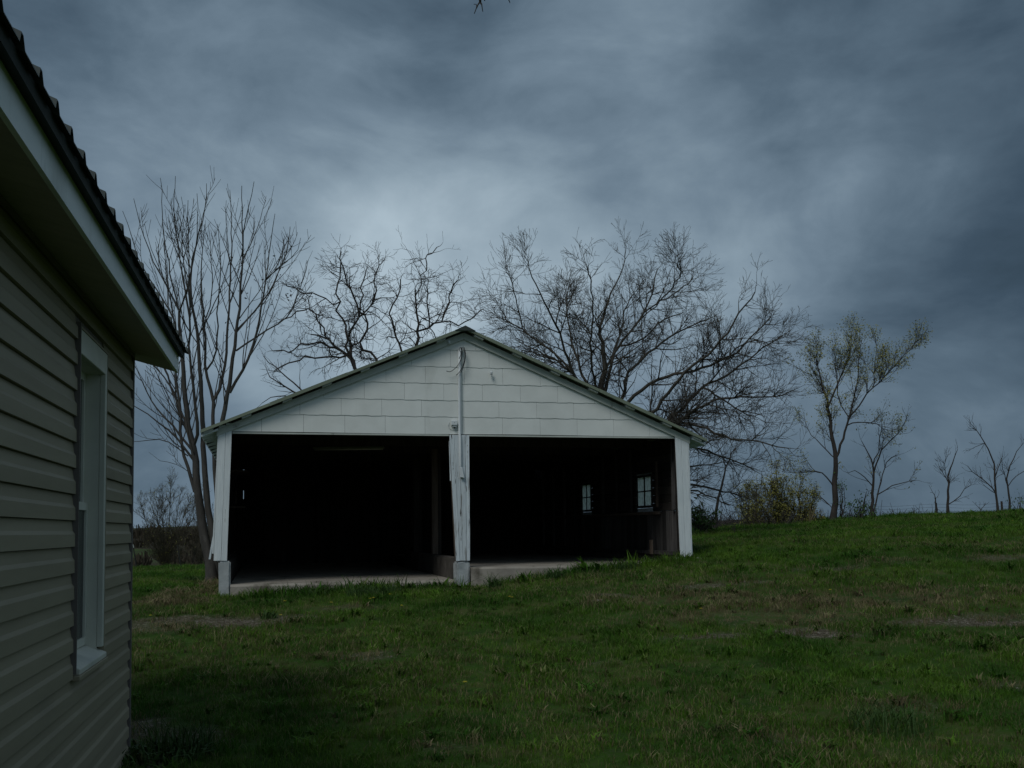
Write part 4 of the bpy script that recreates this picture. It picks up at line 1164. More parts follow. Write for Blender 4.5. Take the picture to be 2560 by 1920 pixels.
def branchy(name, label, cat, limbs, Y, seed, levels, mat, r_base=.1, r_limb=.5, r_tip=.008, dyr=1.5, wob=.01, step=.22, group=None, leaf=None, lo=.25, split=.03, twigmat=None, depth0=0.0):
    """limbs[0] is the trunk (photo pixels from the ground up); each other limb starts at its nearest grown point.
    levels: (branches per metre, length, angle, wobble, rise, thickest, steps) for each order of side branches"""
    rn = np.random.RandomState(seed)
    pos = []; rads = []; main = []
    for li, lb in enumerate(limbs):
        dy = depth0 if li == 0 else rn.uniform(-dyr, dyr)
        wp = limb_world(lb, Y, dy)
        if li == 0:
            b0 = wp[0]; g = Vector((b0.x, b0.y, gz(b0.x, b0.y)-.08)); wp = [g]+(wp[1:] if abs(b0.z-g.z) < .8 else wp)
            r0 = r_base
        else:
            a = np.array(pos); j = int(((a-np.array(tuple(wp[0])))**2).sum(1).argmin())
            n = len(wp); sh = Vector(pos[j])-wp[0]
            wp = [w_+sh*(1-k/(n-1))**1.5 for k, w_ in enumerate(wp)]
            L_ = sum((wp[k+1]-wp[k]).length for k in range(n-1))
            r0 = min(rads[j]*.82, .008+L_*.017*r_limb)
            k_ = max(2, int(n*1.0)); wp[-1] = wp[-2]+(wp[-1]-wp[-2])*.72
        rs = resample(wp, step, rn, wob)
        t = np.linspace(0, 1, len(rs)); rr = r_tip+(r0-r_tip)*(1-t)**(1.5 if li == 0 and r_base > .2 else .95)
        if li == 0: rr[:2] *= 1.18
        pos += list(rs); rads += list(rr); main.append((rs, rr))
    out = []
    def sprout(rs, rr, lv, frac):
        dens, ln, ang, wb, up, cap, steps = levels[lv]
        L = len(rs); seg = np.linalg.norm(rs[1]-rs[0])
        for i in range(int(L*frac), L):
            t = i/(L-1)
            m = rn.poisson(dens*seg)+(1 if i == L-1 else 0)
            for _ in range(m):
                d = rs[i]-rs[i-1] if i > 0 else rs[1]-rs[0]
                d = d/(np.linalg.norm(d)+1e-9); a = rn.normal(0, 1, 3); a -= d*a.dot(d); a /= np.linalg.norm(a)+1e-9
                th = math.radians(ang*rn.uniform(.6, 1.25)*(.6 if i == L-1 else 1)); v = d*math.cos(th)+a*math.sin(th)
                l = ln*rn.uniform(.55, 1.15)*(1-(.72 if lv == 0 else .5)*t); q = [rs[i]]
                for k in range(steps):
                    v = v+rn.normal(0, wb, 3); v[2] += up; v /= np.linalg.norm(v); q.append(q[-1]+v*l/steps)
                q = np.array(q); r0 = min(rr[i]*.75, cap); rad = np.linspace(r0, max(.0034, r0*.35), steps+1)
                out.append((q, rad, lv))
                if lv+1 < len(levels): sprout(q, rad, lv+1, .15)
    for k, (rs, rr) in enumerate(main): sprout(rs, rr, 0, lo if k else max(lo, .45))
    tw = [(q, r_) for q, r_, lv in out]
    lv_ = None; lmat = None
    if leaf:
        lmat, size, per, fr, spread = leaf
        tips = []
        for q, r_, l_ in out:
            if l_ == len(levels)-1 and rn.rand() < fr:
                for _ in range(per): tips.append(q[rn.randint(len(q)//2, len(q))])
        if tips: lv_ = leaf_quads(np.array(tips), size, rn, 1, spread)
    b0 = main[0][0][0]
    print(name, len(out))
    return finish_tree(name, (b0[0], b0[1], b0[2]+.08), main, mat, label, cat, group, split, tw, lv_, lmat, twigmat)

# --- tree 2: gnarled crooked tree behind the garage, left of the ridge
zz = lambda x, y: (300+x/2.37, 400+y/2.37)
branchy('locust_tree', 'gnarled bare tree with crooked black twigs rising behind the left slope of the garage roof', 'tree', [[(935, 1310), (925, 1100), (905, 960), (891, 919), (853, 877), (815, 847), (780, 838)], [(891, 925), (868, 850), (861, 810), (844, 759), (842, 700), (850, 640)],
     [(893, 935), (878, 843), (899, 801), (886, 750), (868, 700), (855, 650), (845, 620)], [(915, 990), (945, 900), (903, 864), (920, 813), (908, 788), (905, 720), (912, 670)],
     [(853, 877), (800, 856), (764, 856), (720, 875), (680, 873)], [(860, 900), (830, 905), (760, 895), (705, 919), (680, 925)], [(844, 759), (790, 745), (745, 728), (712, 710)],
     [(815, 847), (790, 800), (770, 770), (730, 790), (700, 800)], [(908, 788), (940, 740), (935, 690), (950, 650)]],
    25.0, 5, [(4.8, 1.1, 64, .18, .01, .016, 8), (6.0, .56, 58, .19, .01, .0080, 5), (7.0, .28, 52, .18, .02, .005, 3)], M['bark_dark'], r_base=.15, wob=.035, dyr=2.0, step=.2, lo=.15, r_tip=.014)
branchy('locust_tree', 'crooked bare tree with tangled twigs just left of the garage ridge', 'tree', [[(1035, 1310), (1030, 1050), (1040, 900), (1047, 822), (1040, 770), (1038, 720)], [(1047, 826), (1097, 805), (1120, 770), (1140, 720), (1150, 690)],
     [(1040, 900), (1005, 868), (992, 822), (979, 780), (996, 729), (1000, 690)], [(1038, 740), (1060, 690), (1065, 650), (1095, 610)], [(1089, 830), (1082, 790), (1070, 760), (1075, 700)],
     [(1097, 805), (1150, 810), (1180, 790), (1215, 770)]],
    24.0, 8, [(4.8, 1.1, 64, .18, .01, .016, 8), (6.0, .56, 58, .19, .01, .0080, 5), (7.0, .28, 52, .18, .02, .005, 3)], M['bark_dark'], r_base=.12, wob=.035, dyr=1.6, step=.2, lo=.15, r_tip=.013)
# low arching twigs between tree 1 and tree 2 (a lower, thinner tree)
branchy('thorn_tree', 'low thin bare tree showing twigs over the left eave of the garage', 'tree', [[(800, 1320), (790, 1150), (775, 1010), (740, 985), (700, 960), (660, 930)], [(790, 1060), (740, 1000), (690, 995), (650, 1010)], [(775, 1010), (735, 960), (690, 920), (650, 880)]],
    24.5, 21, [(2.0, 1.0, 40, .10, .03, .012, 6), (3.5, .45, 42, .10, .02, .006, 4), (3.5, .22, 40, .1, .02, .004, 3)], M['bark_dark'], r_base=.08, wob=.02, dyr=1.0, lo=.2)

# --- tree 3: the large spreading tree right of the ridge
zo = lambda x, y: (1100+x/2.212, 560+y/2.212)
OAK = [[(1545, 1330), (1535, 1200), (1520, 1080), (1507, 967), (1511, 895), (1498, 831), (1512, 780), (1528, 735), (1548, 690), (1560, 650)],
    [(1512, 1000), (1525, 935), (1548, 867), (1608, 790), (1630, 730), (1648, 655)], [(1575, 840), (1630, 770), (1675, 745), (1712, 715), (1735, 695)],
    [(1515, 1020), (1470, 980), (1434, 931), (1412, 867), (1390, 820), (1371, 777), (1344, 718), (1312, 650)], [(1515, 1020), (1480, 980), (1457, 935), (1430, 854), (1416, 763), (1425, 696)],
    [(1510, 1000), (1485, 944), (1478, 860), (1484, 777), (1475, 696), (1470, 660)], [(1518, 1060), (1550, 1010), (1563, 980), (1566, 944), (1597, 904), (1665, 849), (1740, 810), (1790, 790)],
    [(1520, 1080), (1575, 998), (1642, 949), (1733, 926), (1823, 894), (1891, 831), (1936, 777)], [(1525, 1120), (1590, 1070), (1638, 1026), (1679, 967), (1733, 913), (1801, 854), (1868, 754), (1896, 718)],
    [(1525, 1130), (1620, 1090), (1683, 1048), (1746, 980), (1832, 931), (1914, 867), (1965, 835)], [(1525, 1130), (1640, 1075), (1710, 1044), (1801, 998), (1914, 994), (2004, 976)],
    [(1528, 1140), (1650, 1060), (1733, 1057), (1823, 1093), (1914, 1107), (1991, 1127)], [(1530, 1160), (1640, 1180), (1725, 1206), (1790, 1222), (1840, 1235), (1890, 1250)],
    [(1530, 1160), (1640, 1110), (1756, 1118), (1800, 1140), (1858, 1160), (1901, 1184)], [(1530, 1170), (1640, 1215), (1726, 1227), (1790, 1247), (1840, 1268)],
    [(1528, 1150), (1640, 1150), (1720, 1163), (1768, 1163), (1830, 1150)], [(1434, 931), (1380, 870), (1320, 830), (1270, 800), (1230, 790)], [(1412, 867), (1370, 850), (1330, 835), (1300, 800)],
    [(1344, 718), (1300, 690), (1262, 668)], [(1548, 867), (1600, 850), (1660, 800), (1720, 780)], [(1611, 786), (1660, 740), (1700, 690), (1690, 640)], [(1507, 930), (1540, 860), (1560, 780), (1590, 720)],
    [(1457, 935), (1400, 900), (1350, 880), (1300, 850)], [(1750, 980), (1800, 1000), (1850, 1030), (1900, 1050)], [(1733, 913), (1790, 880), (1850, 850), (1930, 850)]]
branchy('oak_tree', 'large spreading bare tree with heavy limbs behind the right slope of the garage roof', 'tree', OAK,
    25.0, 9, [(3.4, 1.55, 50, .085, .02, .021, 8), (5.6, .80, 46, .10, .02, .010, 6), (7.2, .42, 42, .11, .03, .0062, 4), (4.5, .20, 40, .1, .03, .0044, 3)], M['bark_oak'], r_base=.22, wob=.018, dyr=2.6, lo=.15, r_tip=.012)

# --- saplings along the rise on the right
z7 = lambda x, y: (1680+x/2.514, 700+y/2.514)
branchy('leafing_tree', 'slender tree with sparse yellow green young leaves standing tallest on the grassy rise', 'tree', [[z7(1015, 1515), z7(1025, 1250), z7(1030, 1110), z7(1000, 950), z7(985, 800), z7(940, 650), z7(900, 450)], [z7(1030, 1110), z7(1062, 1030), z7(1110, 870), z7(1140, 760), z7(1170, 600), z7(1190, 350)],
     [z7(1120, 850), z7(1250, 690), z7(1400, 540), z7(1500, 430), z7(1530, 390)], [z7(985, 800), z7(1060, 620), z7(1120, 450), z7(1130, 300)], [z7(1090, 850), z7(1040, 750), z7(1030, 600), z7(1020, 400)],
     [z7(1240, 700), z7(1270, 520), z7(1290, 380)], [z7(1030, 1110), z7(950, 1040), z7(870, 960), z7(835, 880)], [z7(1010, 1330), z7(960, 1250), z7(900, 1210), z7(800, 1215), z7(720, 1210)],
     [z7(1005, 1420), z7(960, 1380), z7(920, 1350)], [z7(960, 720), z7(900, 600), z7(860, 500)], [z7(1100, 900), z7(1180, 885), z7(1280, 900), z7(1340, 940)]],
    31.0, 12, [(5.6, 1.2, 36, .06, .09, .012, 7), (6.5, .52, 36, .08, .07, .007, 5), (6.5, .24, 36, .08, .05, .0040, 3)], M['bark_dark'], r_base=.10, wob=.012, dyr=.9, lo=.35, leaf=(M['leaf_young'], .029, 6, .9, .075))
branchy('leafing_tree', 'smaller thin tree just right of the tallest leafing tree on the rise', 'tree', [[z7(1255, 1515), z7(1262, 1320), z7(1265, 1180), z7(1230, 1080), z7(1190, 1010)], [z7(1265, 1180), z7(1300, 1080), z7(1310, 980), z7(1330, 880)], [z7(1265, 1190), z7(1330, 1040), z7(1420, 960), z7(1490, 850)],
     [z7(1262, 1300), z7(1200, 1230), z7(1150, 1200), z7(1100, 1210)], [z7(1290, 1500), z7(1310, 1350), z7(1350, 1150), z7(1450, 1080)], [z7(1310, 1340), z7(1400, 1290), z7(1480, 1270), z7(1560, 1250)]],
    31.5, 14, [(3.2, .95, 38, .07, .05, .010, 6), (5.0, .45, 40, .08, .05, .006, 4), (4.5, .22, 38, .08, .03, .004, 3)], M['bark_dark'], r_base=.06, wob=.012, dyr=.7, lo=.3, leaf=(M['leaf_young'], .036, 2, .35, .04))
grown_tree('sapling', 'thin dark sapling rising between the leafing tree and its smaller neighbour', 'tree',
    [[z7(1190, 1515), z7(1200, 1400), z7(1215, 1330), z7(1235, 1280)]], [(*z7(1215, 1360), 24, 30, .5, 1)], 31.2, 15, 60, r_base=.035, r_tip=.005, mat=M['bark_dark'], leaf=(M['leaf_green'], .03, 2, .4, .05), iters=30)
branchy('sapling', 'short bare tree with a rounded crown at the right of the rise', 'tree', [[z7(1730, 1490), z7(1735, 1400), z7(1738, 1240), z7(1770, 1130), z7(1795, 1070)], [z7(1738, 1410), z7(1800, 1370), z7(1850, 1300), z7(1890, 1290)], [z7(1737, 1300), z7(1700, 1220), z7(1670, 1160)], [z7(1738, 1260), z7(1720, 1180), z7(1730, 1090)]],
    31.0, 16, [(4.4, .62, 42, .08, .06, .009, 5), (6.5, .30, 40, .1, .04, .0048, 4), (4.0, .15, 38, .1, .02, .0035, 3)], M['bark_dark'], r_base=.05, wob=.012, dyr=.4, lo=.2)
branchy('sapling', 'leaning leafless sapling with a bent top near the right edge', 'tree', [[z7(2048, 1465), z7(2040, 1360), z7(2030, 1200), z7(2010, 1110), z7(1960, 1020), z7(1920, 950), z7(1880, 910)], [z7(2030, 1330), z7(1990, 1280), z7(1900, 1210), z7(1840, 1160)], [z7(2035, 1350), z7(1990, 1320), z7(1960, 1290)], [z7(1960, 1020), z7(1930, 1050), z7(1900, 1050)], [z7(2030, 1230), z7(2055, 1150), z7(2090, 1080)]],
    31.0, 17, [(3.6, .48, 42, .08, .06, .009, 5), (6.5, .30, 40, .1, .04, .0048, 4), (4.0, .15, 38, .1, .02, .0035, 3)], M['bark_dark'], r_base=.04, wob=.012, dyr=.3, lo=.2)
branchy('sapling', 'leafless sapling forking wide at the right edge of the photo', 'tree', [[z7(2122, 1455), z7(2118, 1340), z7(2100, 1250), z7(2130, 1150), z7(2190, 1040)], [z7(2110, 1290), z7(2080, 1190), z7(2070, 1130)], [z7(2112, 1290), z7(2160, 1230), z7(2215, 1200), z7(2260, 1180)]],
    31.0, 18, [(3.8, .52, 42, .08, .06, .009, 5), (6.5, .30, 40, .1, .04, .0048, 4), (4.0, .15, 38, .1, .02, .0035, 3)], M['bark_dark'], r_base=.038, wob=.012, dyr=.3, lo=.2)
branchy('sapling', 'slender tree crossing the big tree\'s lowest branches right of the garage', 'tree', [[(1788, 1318), (1792, 1270), (1799, 1236), (1813, 1175), (1828, 1135), (1840, 1115)], [(1813, 1175), (1800, 1130), (1790, 1105)], [(1828, 1135), (1860, 1105), (1880, 1090)]],
    29.5, 19, [(2.4, .75, 45, .08, .04, .009, 5), (4, .35, 42, .1, .03, .005, 4), (4.5, .18, 40, .1, .02, .0035, 3)], M['bark_dark'], r_base=.055, wob=.012, dyr=.5, lo=.25, leaf=(M['leaf_young'], .03, 1, .12, .03))
# little stubby bushes and stubs on the rise
grown_tree('thin_bush', 'low curling leafless bush between the smaller tree and the rounded sapling', 'bush',
    [[z7(1665, 1490), z7(1660, 1420), z7(1650, 1350), z7(1615, 1290)], [z7(1663, 1440), z7(1690, 1440), z7(1700, 1470)], [z7(1655, 1360), z7(1690, 1350), z7(1680, 1330)]],
    [(*z7(1650, 1370), 16, 20, .3, 1)], 30.8, 23, 22, step=.1, di=.9, dk=.2, jit=.3, r_base=.03, r_tip=.005, mat=M['bark_dark'], twig=(.5, .05, .18, .004, .003, .6, .03), dyr=.1, iters=20)
grown_tree('thin_bush', 'tiny leafless bush low on the crest left of the bent sapling', 'bush',
    [[z7(1942, 1480), z7(1938, 1440), z7(1900, 1410), z7(1885, 1390)], [z7(1940, 1445), z7(1965, 1420), z7(1990, 1400)]], [(*z7(1935, 1415), 18, 10, .3, 1)], 30.9, 24, 20, step=.1, di=.9, dk=.2, jit=.3, r_base=.018, r_tip=.004, mat=M['bark_dark'],
    twig=(.6, .05, .2, .0035, .0025, .6, .1), dyr=.1, iters=20)

# --- shrubs behind the crest
def shrub(name, label, cx, cy, rx, ry, Y, seed, n, stems, mat, leaf, base_y=None, group=None, up=.12):
    rn = np.random.RandomState(seed); by = base_y or cy+ry+12
    limbs = []
    for i in range(stems):
        a = (i+.5)/stems*2-1+rn.uniform(-.15, .15)
        limbs.append([(cx+a*6, by), (cx+a*rx*.45, (by+cy)/2+4), (cx+a*rx*.85, cy-ry*.45*(1-a*a)-rn.uniform(0, 12))])
    l0 = limbs[stems//2]; rest = [l for i, l in enumerate(limbs) if i != stems//2]
    rest = [[l0[0]]+l[1:] for l in rest]
    return branchy(name, label, 'shrub', [l0]+rest, Y, seed, [(n/30., (rx+ry)/2*Y/F_PX*.75, 34, .10, .07, .008, 6), (8.5, .36, 38, .12, .06, .0048, 4), (9, .17, 38, .1, .05, .0036, 3)],
                   mat, r_base=.028, wob=.02, dyr=.9, lo=.05, leaf=leaf, group=group, step=.18)
LY = (M['leaf_young'], .032, 3, .8, .04)
shrub('willow_shrub', 'yellow green budding shrub, leftmost of the three on the rise beside the garage', 1885, 1245, 58, 72, 32.0, 31, 320, 7, M['bark_pale'], LY, 1332)
shrub('willow_shrub', 'tallest yellow green budding shrub, middle of the three on the rise', 1948, 1230, 46, 80, 32.4, 32, 320, 7, M['bark_pale'], LY, 1330)
shrub('willow_shrub', 'yellow green budding shrub just left of the tallest leafing tree trunk', 2005, 1250, 54, 62, 32.2, 33, 320, 7, M['bark_pale'], LY, 1328)
shrub('bramble_bush', 'low reddish brown brush at the foot of the yellow green shrubs', 1940, 1308, 90, 18, 31.2, 34, 260, 11, M['bark_oak'], None, 1332, up=.05)
shrub('evergreen_bush', 'small dark green leafy bush right beside the garage corner', 1752, 1300, 34, 20, 27.0, 35, 170, 7, M['bark_dark'], (M['leaf_green'], .05, 4, .9, .05), 1330, up=.03)
shrub('vine_bush', 'dark green leafy tangle at the foot of the smaller thin tree', 2150, 1282, 38, 30, 31.4, 36, 170, 6, M['bark_dark'], (M['leaf_green'], .04, 3, .7, .07), 1312, up=.05)
shrub('vine_bush', 'sprig of green leaves climbing beside the leafing tree trunk', 2106, 1232, 14, 34, 31.0, 37, 60, 3, M['bark_dark'], (M['leaf_green'], .035, 3, .7, .06), 1302, up=.05)
shrub('vine_bush', 'dark low brush at the far right end of the crest', 2550, 1268, 28, 10, 31.0, 38, 90, 5, M['bark_dark'], (M['leaf_green'], .035, 3, .7, .06), 1282, up=.02)
shrub('grey_thicket', 'grey leafless thicket on the slope left of the garage beyond the fence posts', 415, 1246, 100, 88, 44.0, 39, 330, 8, M['bark_pale'], (M['leaf_young'], .03, 1, .10, .03), 1420, up=.08)
shrub('grey_thicket', 'bare grey thicket partly behind the many-stemmed tree trunk', 500, 1275, 55, 85, 46.0, 40, 240, 6, M['bark_pale'], None, 1420, up=.08)
# dry reed leaning by the shrubs
rr_ = np.random.RandomState(3); q = []
for i in range(9):
    a = P(2018, 1326, 31.2); b = P(2034+rr_.uniform(-9, 12), 1262+rr_.uniform(-8, 18), 31.2)
    q.append((resample([a, (a+b)/2+Vector((.02, 0, .03)), b], .2, rr_), None))
ob = empty('dry_grass_clump', (q[0][0][0][0], 31.2, q[0][0][0][2])); tag(ob, 'pale dry reeds leaning right of the yellow green shrubs', 'dry grass')
V_, Q_ = tubes([(p-np.array(tuple(ob.location)), np.linspace(.01, .004, len(p)), 3) for p, _ in q]); mesh_np('stalks', V_, Q_, M['dry_stalk'], ob)

# twig hanging into the top edge from a tree over the viewer
tw = empty('overhanging_branch', (0, 0, 0)); Yt = 5.0
tw.location = P(1205, -60, Yt); tag(tw, 'small dark twig tip hanging into the top edge of the sky', 'branch')
def tw_tube(pts, r0, r1, name='twig'):
    w = [P(1140+x/12.29, y/12.29, Yt)-tw.location for x, y in pts]
    n = len(w); return MB().tube(w, [r0+(r1-r0)*i/(n-1) for i in range(n)], 6).build(name, M['bark_dark'], tw, smooth=True)
tw_tube([(770, -750), (760, -300), (740, 0), (745, 70)], .010, .006); tw_tube([(745, 50), (690, 120), (640, 210), (600, 320), (560, 420)], .0045, .0018)
tw_tube([(745, 60), (790, 130), (800, 220), (825, 360)], .0042, .0018); tw_tube([(640, 220), (620, 130), (545, 130)], .0025, .0015); tw_tube([(770, -600), (860, -300), (880, 20)], .006, .003)
tw_tube([(775, -700), (1300, -500), (1560, -150), (1660, 90)], .007, .0018)
tw_tube([(650, 170), (640, 215), (635, 245)], .0055, .003, 'bud'); tw_tube([(770, 90), (750, 130)], .0045, .002, 'bud')

# ------------------------------------------------------------------ fence posts and wire left and right
def tpost(a, b, label, group='steel fence posts left of the garage', tip=True):
    o = empty('fence_post', tuple(a)); tag(o, label, 'fence post', group)
    d = b-a
    m = MB(); m.beam((0, 0, -.3), tuple(d), .050, .014); m.beam((0, .014, -.3), tuple(d+Vector((0, .014, 0))), .014, .036); m.build('shaft', M['steel_post'], o)
    if tip: MB().beam(tuple(d*.88), tuple(d*1.0+d.normalized()*.004), .036, .04).build('painted_tip', M['trim_paint'], o)
YF = 36.0
a = P(345, 1420, YF); tpost(Vector((a.x, YF, gz(a.x, YF))), P(332, 1362, YF), 'leaning steel fence post with pale tip, close to the house corner')
a = P(456, 1415, YF); tpost(Vector((a.x, YF, gz(a.x, YF))), P(443, 1363, YF), 'leaning dark steel fence post between the house and the many-stemmed tree', tip=False)
def wpost(x, y0, y1, label):
    a = P(x, y0, 30.9); b = P(x, y1, 30.9)
    o = MB().tube([Vector((0, 0, -.2)), Vector((.005, 0, (b.z-a.z)*.5)), Vector((0, 0, b.z-a.z))], [.035, .032, .03], 7).build('wooden_post', M['bark_dark'])
    o.location = a; tag(o, label, 'fence post', 'old wooden posts on the crest')
wpost(2341, 1290, 1257, 'short dark wooden post beside the low curling bush'); wpost(2505, 1282, 1253, 'short dark wooden post between the two saplings at the right edge')
fw = MB()
for h in (0, 9, 17):
    pts = []
    for i in range(12):
        x = 2180+i*32; p = P(x, 1282-h-.018*(x-2180)+2*math.sin(i), 32.5); pts.append(p)
    fw.tube(pts, .0028, 4)
fo = fw.build('fence_wire', M['steel_post']); tag(fo, 'thin sagging fence wires strung behind the saplings on the crest', 'fence wire')

# ------------------------------------------------------------------ far woods: brown mass beyond the valley
def woods():
    rn = np.random.RandomState(77); vs = []; qs = []
    def bush(x, y, z, h, w):
        for k in range(46):
            a = rn.uniform(0, 2*np.pi); u = rn.uniform(0, 1)**.5
            bx_, by_ = x+math.cos(a)*w*.5*u, y+math.sin(a)*w*.5*u
            t = z+h*rn.uniform(.55, 1)*(1-.4*u*u); s = w*.035
            d = rn.uniform(0, np.pi); c_, s_ = math.cos(d)*s, math.sin(d)*s
            b = len(vs); vs.extend([(x+(bx_-x)*.2-c_*.2, y+(by_-y)*.2, z-.5), (x+(bx_-x)*.2+c_*.2, y+(by_-y)*.2, z-.5), (bx_+c_, by_+s_, t-h*.12*rn.rand()), (bx_-c_, by_-s_, t)]); qs.append((b, b+1, b+2, b+3))
    for i in range(2600):
        th = rn.uniform(-.56, .56); r = rn.choice([rn.uniform(150, 260), rn.uniform(260, 460), rn.uniform(460, 900)])
        x, y = r*math.sin(th), r*math.cos(th)
        if 300 < r < 345 and -.42 < th < -.30: continue       # the open green field
        h = rn.uniform(3.5, 7.0)*(1 if r < 480 else .8)
        bush(x, y, gz(x, y), h, rn.uniform(4, 8))
    o = mesh_np('woodland', vs, qs, M['woods']); tag(o, 'brown leafless woods covering the far side of the valley', 'woodland', kind='stuff')
woods()
def hedgerow():
    rn = np.random.RandomState(78); ch = []
    for i in range(1300):
        px = rn.uniform(1725, 2330); Y = rn.uniform(36, 46); top = 1312+rn.uniform(-8, 10)+(6 if px > 2100 else 0)
        p = P(px, top, Y); z0 = gz(p.x, p.y)
        q = [np.array((p.x+rn.uniform(-.2, .2), p.y, z0))]
        for k in (1, 2, 3): q.append(np.array((p.x+rn.normal(0, .22), p.y+rn.normal(0, .2), z0+(p.z-z0)*k/3)))
        ch.append((np.array(q), np.linspace(.02, .006, 4), 3))
        for s in range(4):
            b = q[rn.randint(1, 4)]; e = b+rn.normal(0, .32, 3); ch.append((np.array([b, (b+e)/2+rn.normal(0, .05, 3), e]), np.array([.012, .009, .006]), 3))
    V_, Q_ = tubes(ch); o = mesh_np('hedgerow', V_, Q_, M['bark_dark']); tag(o, 'dark leafless brush showing just over the crest right of the garage', 'hedgerow', kind='stuff')
hedgerow()

# ------------------------------------------------------------------ grass
def grass_material(name, greens, drys):
    m = bpy.data.materials.new(name); m.use_nodes = True
    nt = m.node_tree; N = nt.nodes; L = nt.links; N.clear()
    out = N.new('ShaderNodeOutputMaterial'); b = N.new('ShaderNodeBsdfPrincipled')
    b.inputs['Roughness'].default_value = .65; b.inputs['Specular IOR Level'].default_value = .15
    tl = N.new('ShaderNodeBsdfTranslucent')
    g = N.new('ShaderNodeNewGeometry')
    def nz(sc, det):
        n = N.new('ShaderNodeTexNoise'); n.inputs['Scale'].default_value = sc; n.inputs['Detail'].default_value = det
        L.new(g.outputs['Position'], n.inputs['Vector']); return n.outputs[0]
    def rp(f, a, c, lo, hi):
        r = N.new('ShaderNodeValToRGB'); L.new(f, r.inputs[0]); r.color_ramp.elements[0].position = lo; r.color_ramp.elements[0].color = (*a, 1)
        r.color_ramp.elements[1].position = hi; r.color_ramp.elements[1].color = (*c, 1); return r.outputs[0]
    gr = rp(nz(1.1, 5), greens[0], greens[1], .38, .62); dr = rp(nz(3, 4), drys[0], drys[1], .4, .6)
    at = N.new('ShaderNodeAttribute'); at.attribute_name = 'dry'; at.attribute_type = 'INSTANCER'
    bl = N.new('ShaderNodeAttribute'); bl.attribute_name = 'blade'          # each blade's own number
    ad = N.new('ShaderNodeMath'); ad.operation = 'ADD'; L.new(at.outputs['Fac'], ad.inputs[0]); L.new(bl.outputs['Fac'], ad.inputs[1])
    mr = N.new('ShaderNodeMapRange'); L.new(ad.outputs[0], mr.inputs[0]); mr.inputs[1].default_value = .85; mr.inputs[2].default_value = 1.15
    mx = N.new('ShaderNodeMixRGB'); L.new(mr.outputs[0], mx.inputs[0]); L.new(gr, mx.inputs[1]); L.new(dr, mx.inputs[2])
    hs = N.new('ShaderNodeHueSaturation'); oi = N.new('ShaderNodeObjectInfo'); v = N.new('ShaderNodeMapRange'); L.new(oi.outputs['Random'], v.inputs[0])
    v.inputs[3].default_value = .65; v.inputs[4].default_value = 1.35; L.new(v.outputs[0], hs.inputs['Value']); L.new(mx.outputs[0], hs.inputs['Color'])
    L.new(hs.outputs[0], b.inputs['Base Color']); L.new(hs.outputs[0], tl.inputs[0])
    ms = N.new('ShaderNodeMixShader'); ms.inputs[0].default_value = .25; L.new(b.outputs[0], ms.inputs[1]); L.new(tl.outputs[0], ms.inputs[2])
    L.new(ms.outputs[0], out.inputs[0]); return m
M['grass'] = grass_material('grass', ((.036, .104, .009), (.088, .172, .016)), ((.14, .11, .055), (.25, .205, .11)))

def tuft_mesh(seed, blades, h, rad, w, lean=.5, mat=None):
    rn = np.random.RandomState(seed); vs = []; fs = []; num = []
    for i in range(blades):
        a = rn.uniform(0, 2*np.pi); r = rad*rn.uniform(0, 1)**.5; x, y = math.cos(a)*r, math.sin(a)*r
        hh = h*rn.uniform(.5, 1.15); d = rn.uniform(0, 2*np.pi); ln = hh*lean*rn.uniform(.2, 1.2); dx, dy = math.cos(d)*ln, math.sin(d)*ln
        t = rn.uniform(0, np.pi); cx, cy = math.cos(t)*w/2, math.sin(t)*w/2; b = len(vs)
        vs += [(x-cx, y-cy, -.015), (x+cx, y+cy, -.015), (x+dx*.3+cx*.85, y+dy*.3+cy*.85, hh*.5), (x+dx*.3-cx*.85, y+dy*.3-cy*.85, hh*.5), (x+dx+cx*.15, y+dy+cy*.15, hh*.95-ln*.2), (x+dx-cx*.15, y+dy-cy*.15, hh*.95-ln*.2)]
        fs += [(b, b+1, b+2, b+3), (b+3, b+2, b+4, b+5)]; num += [rn.rand()]*2
    me = bpy.data.meshes.new('tuft'); me.from_pydata(vs, [], fs); me.update()
    at = me.attributes.new('blade', 'FLOAT', 'FACE'); at.data.foreach_set('value', num)
    me.materials.append(mat or M['grass']); return me
src = bpy.data.collections.new('grass_sources')
for i in range(6):
    o = bpy.data.objects.new('grass_tuft', tuft_mesh(50+i, 20, (.060, .075, .050, .085, .065, .045)[i], .085, .0052, .7)); src.objects.link(o)

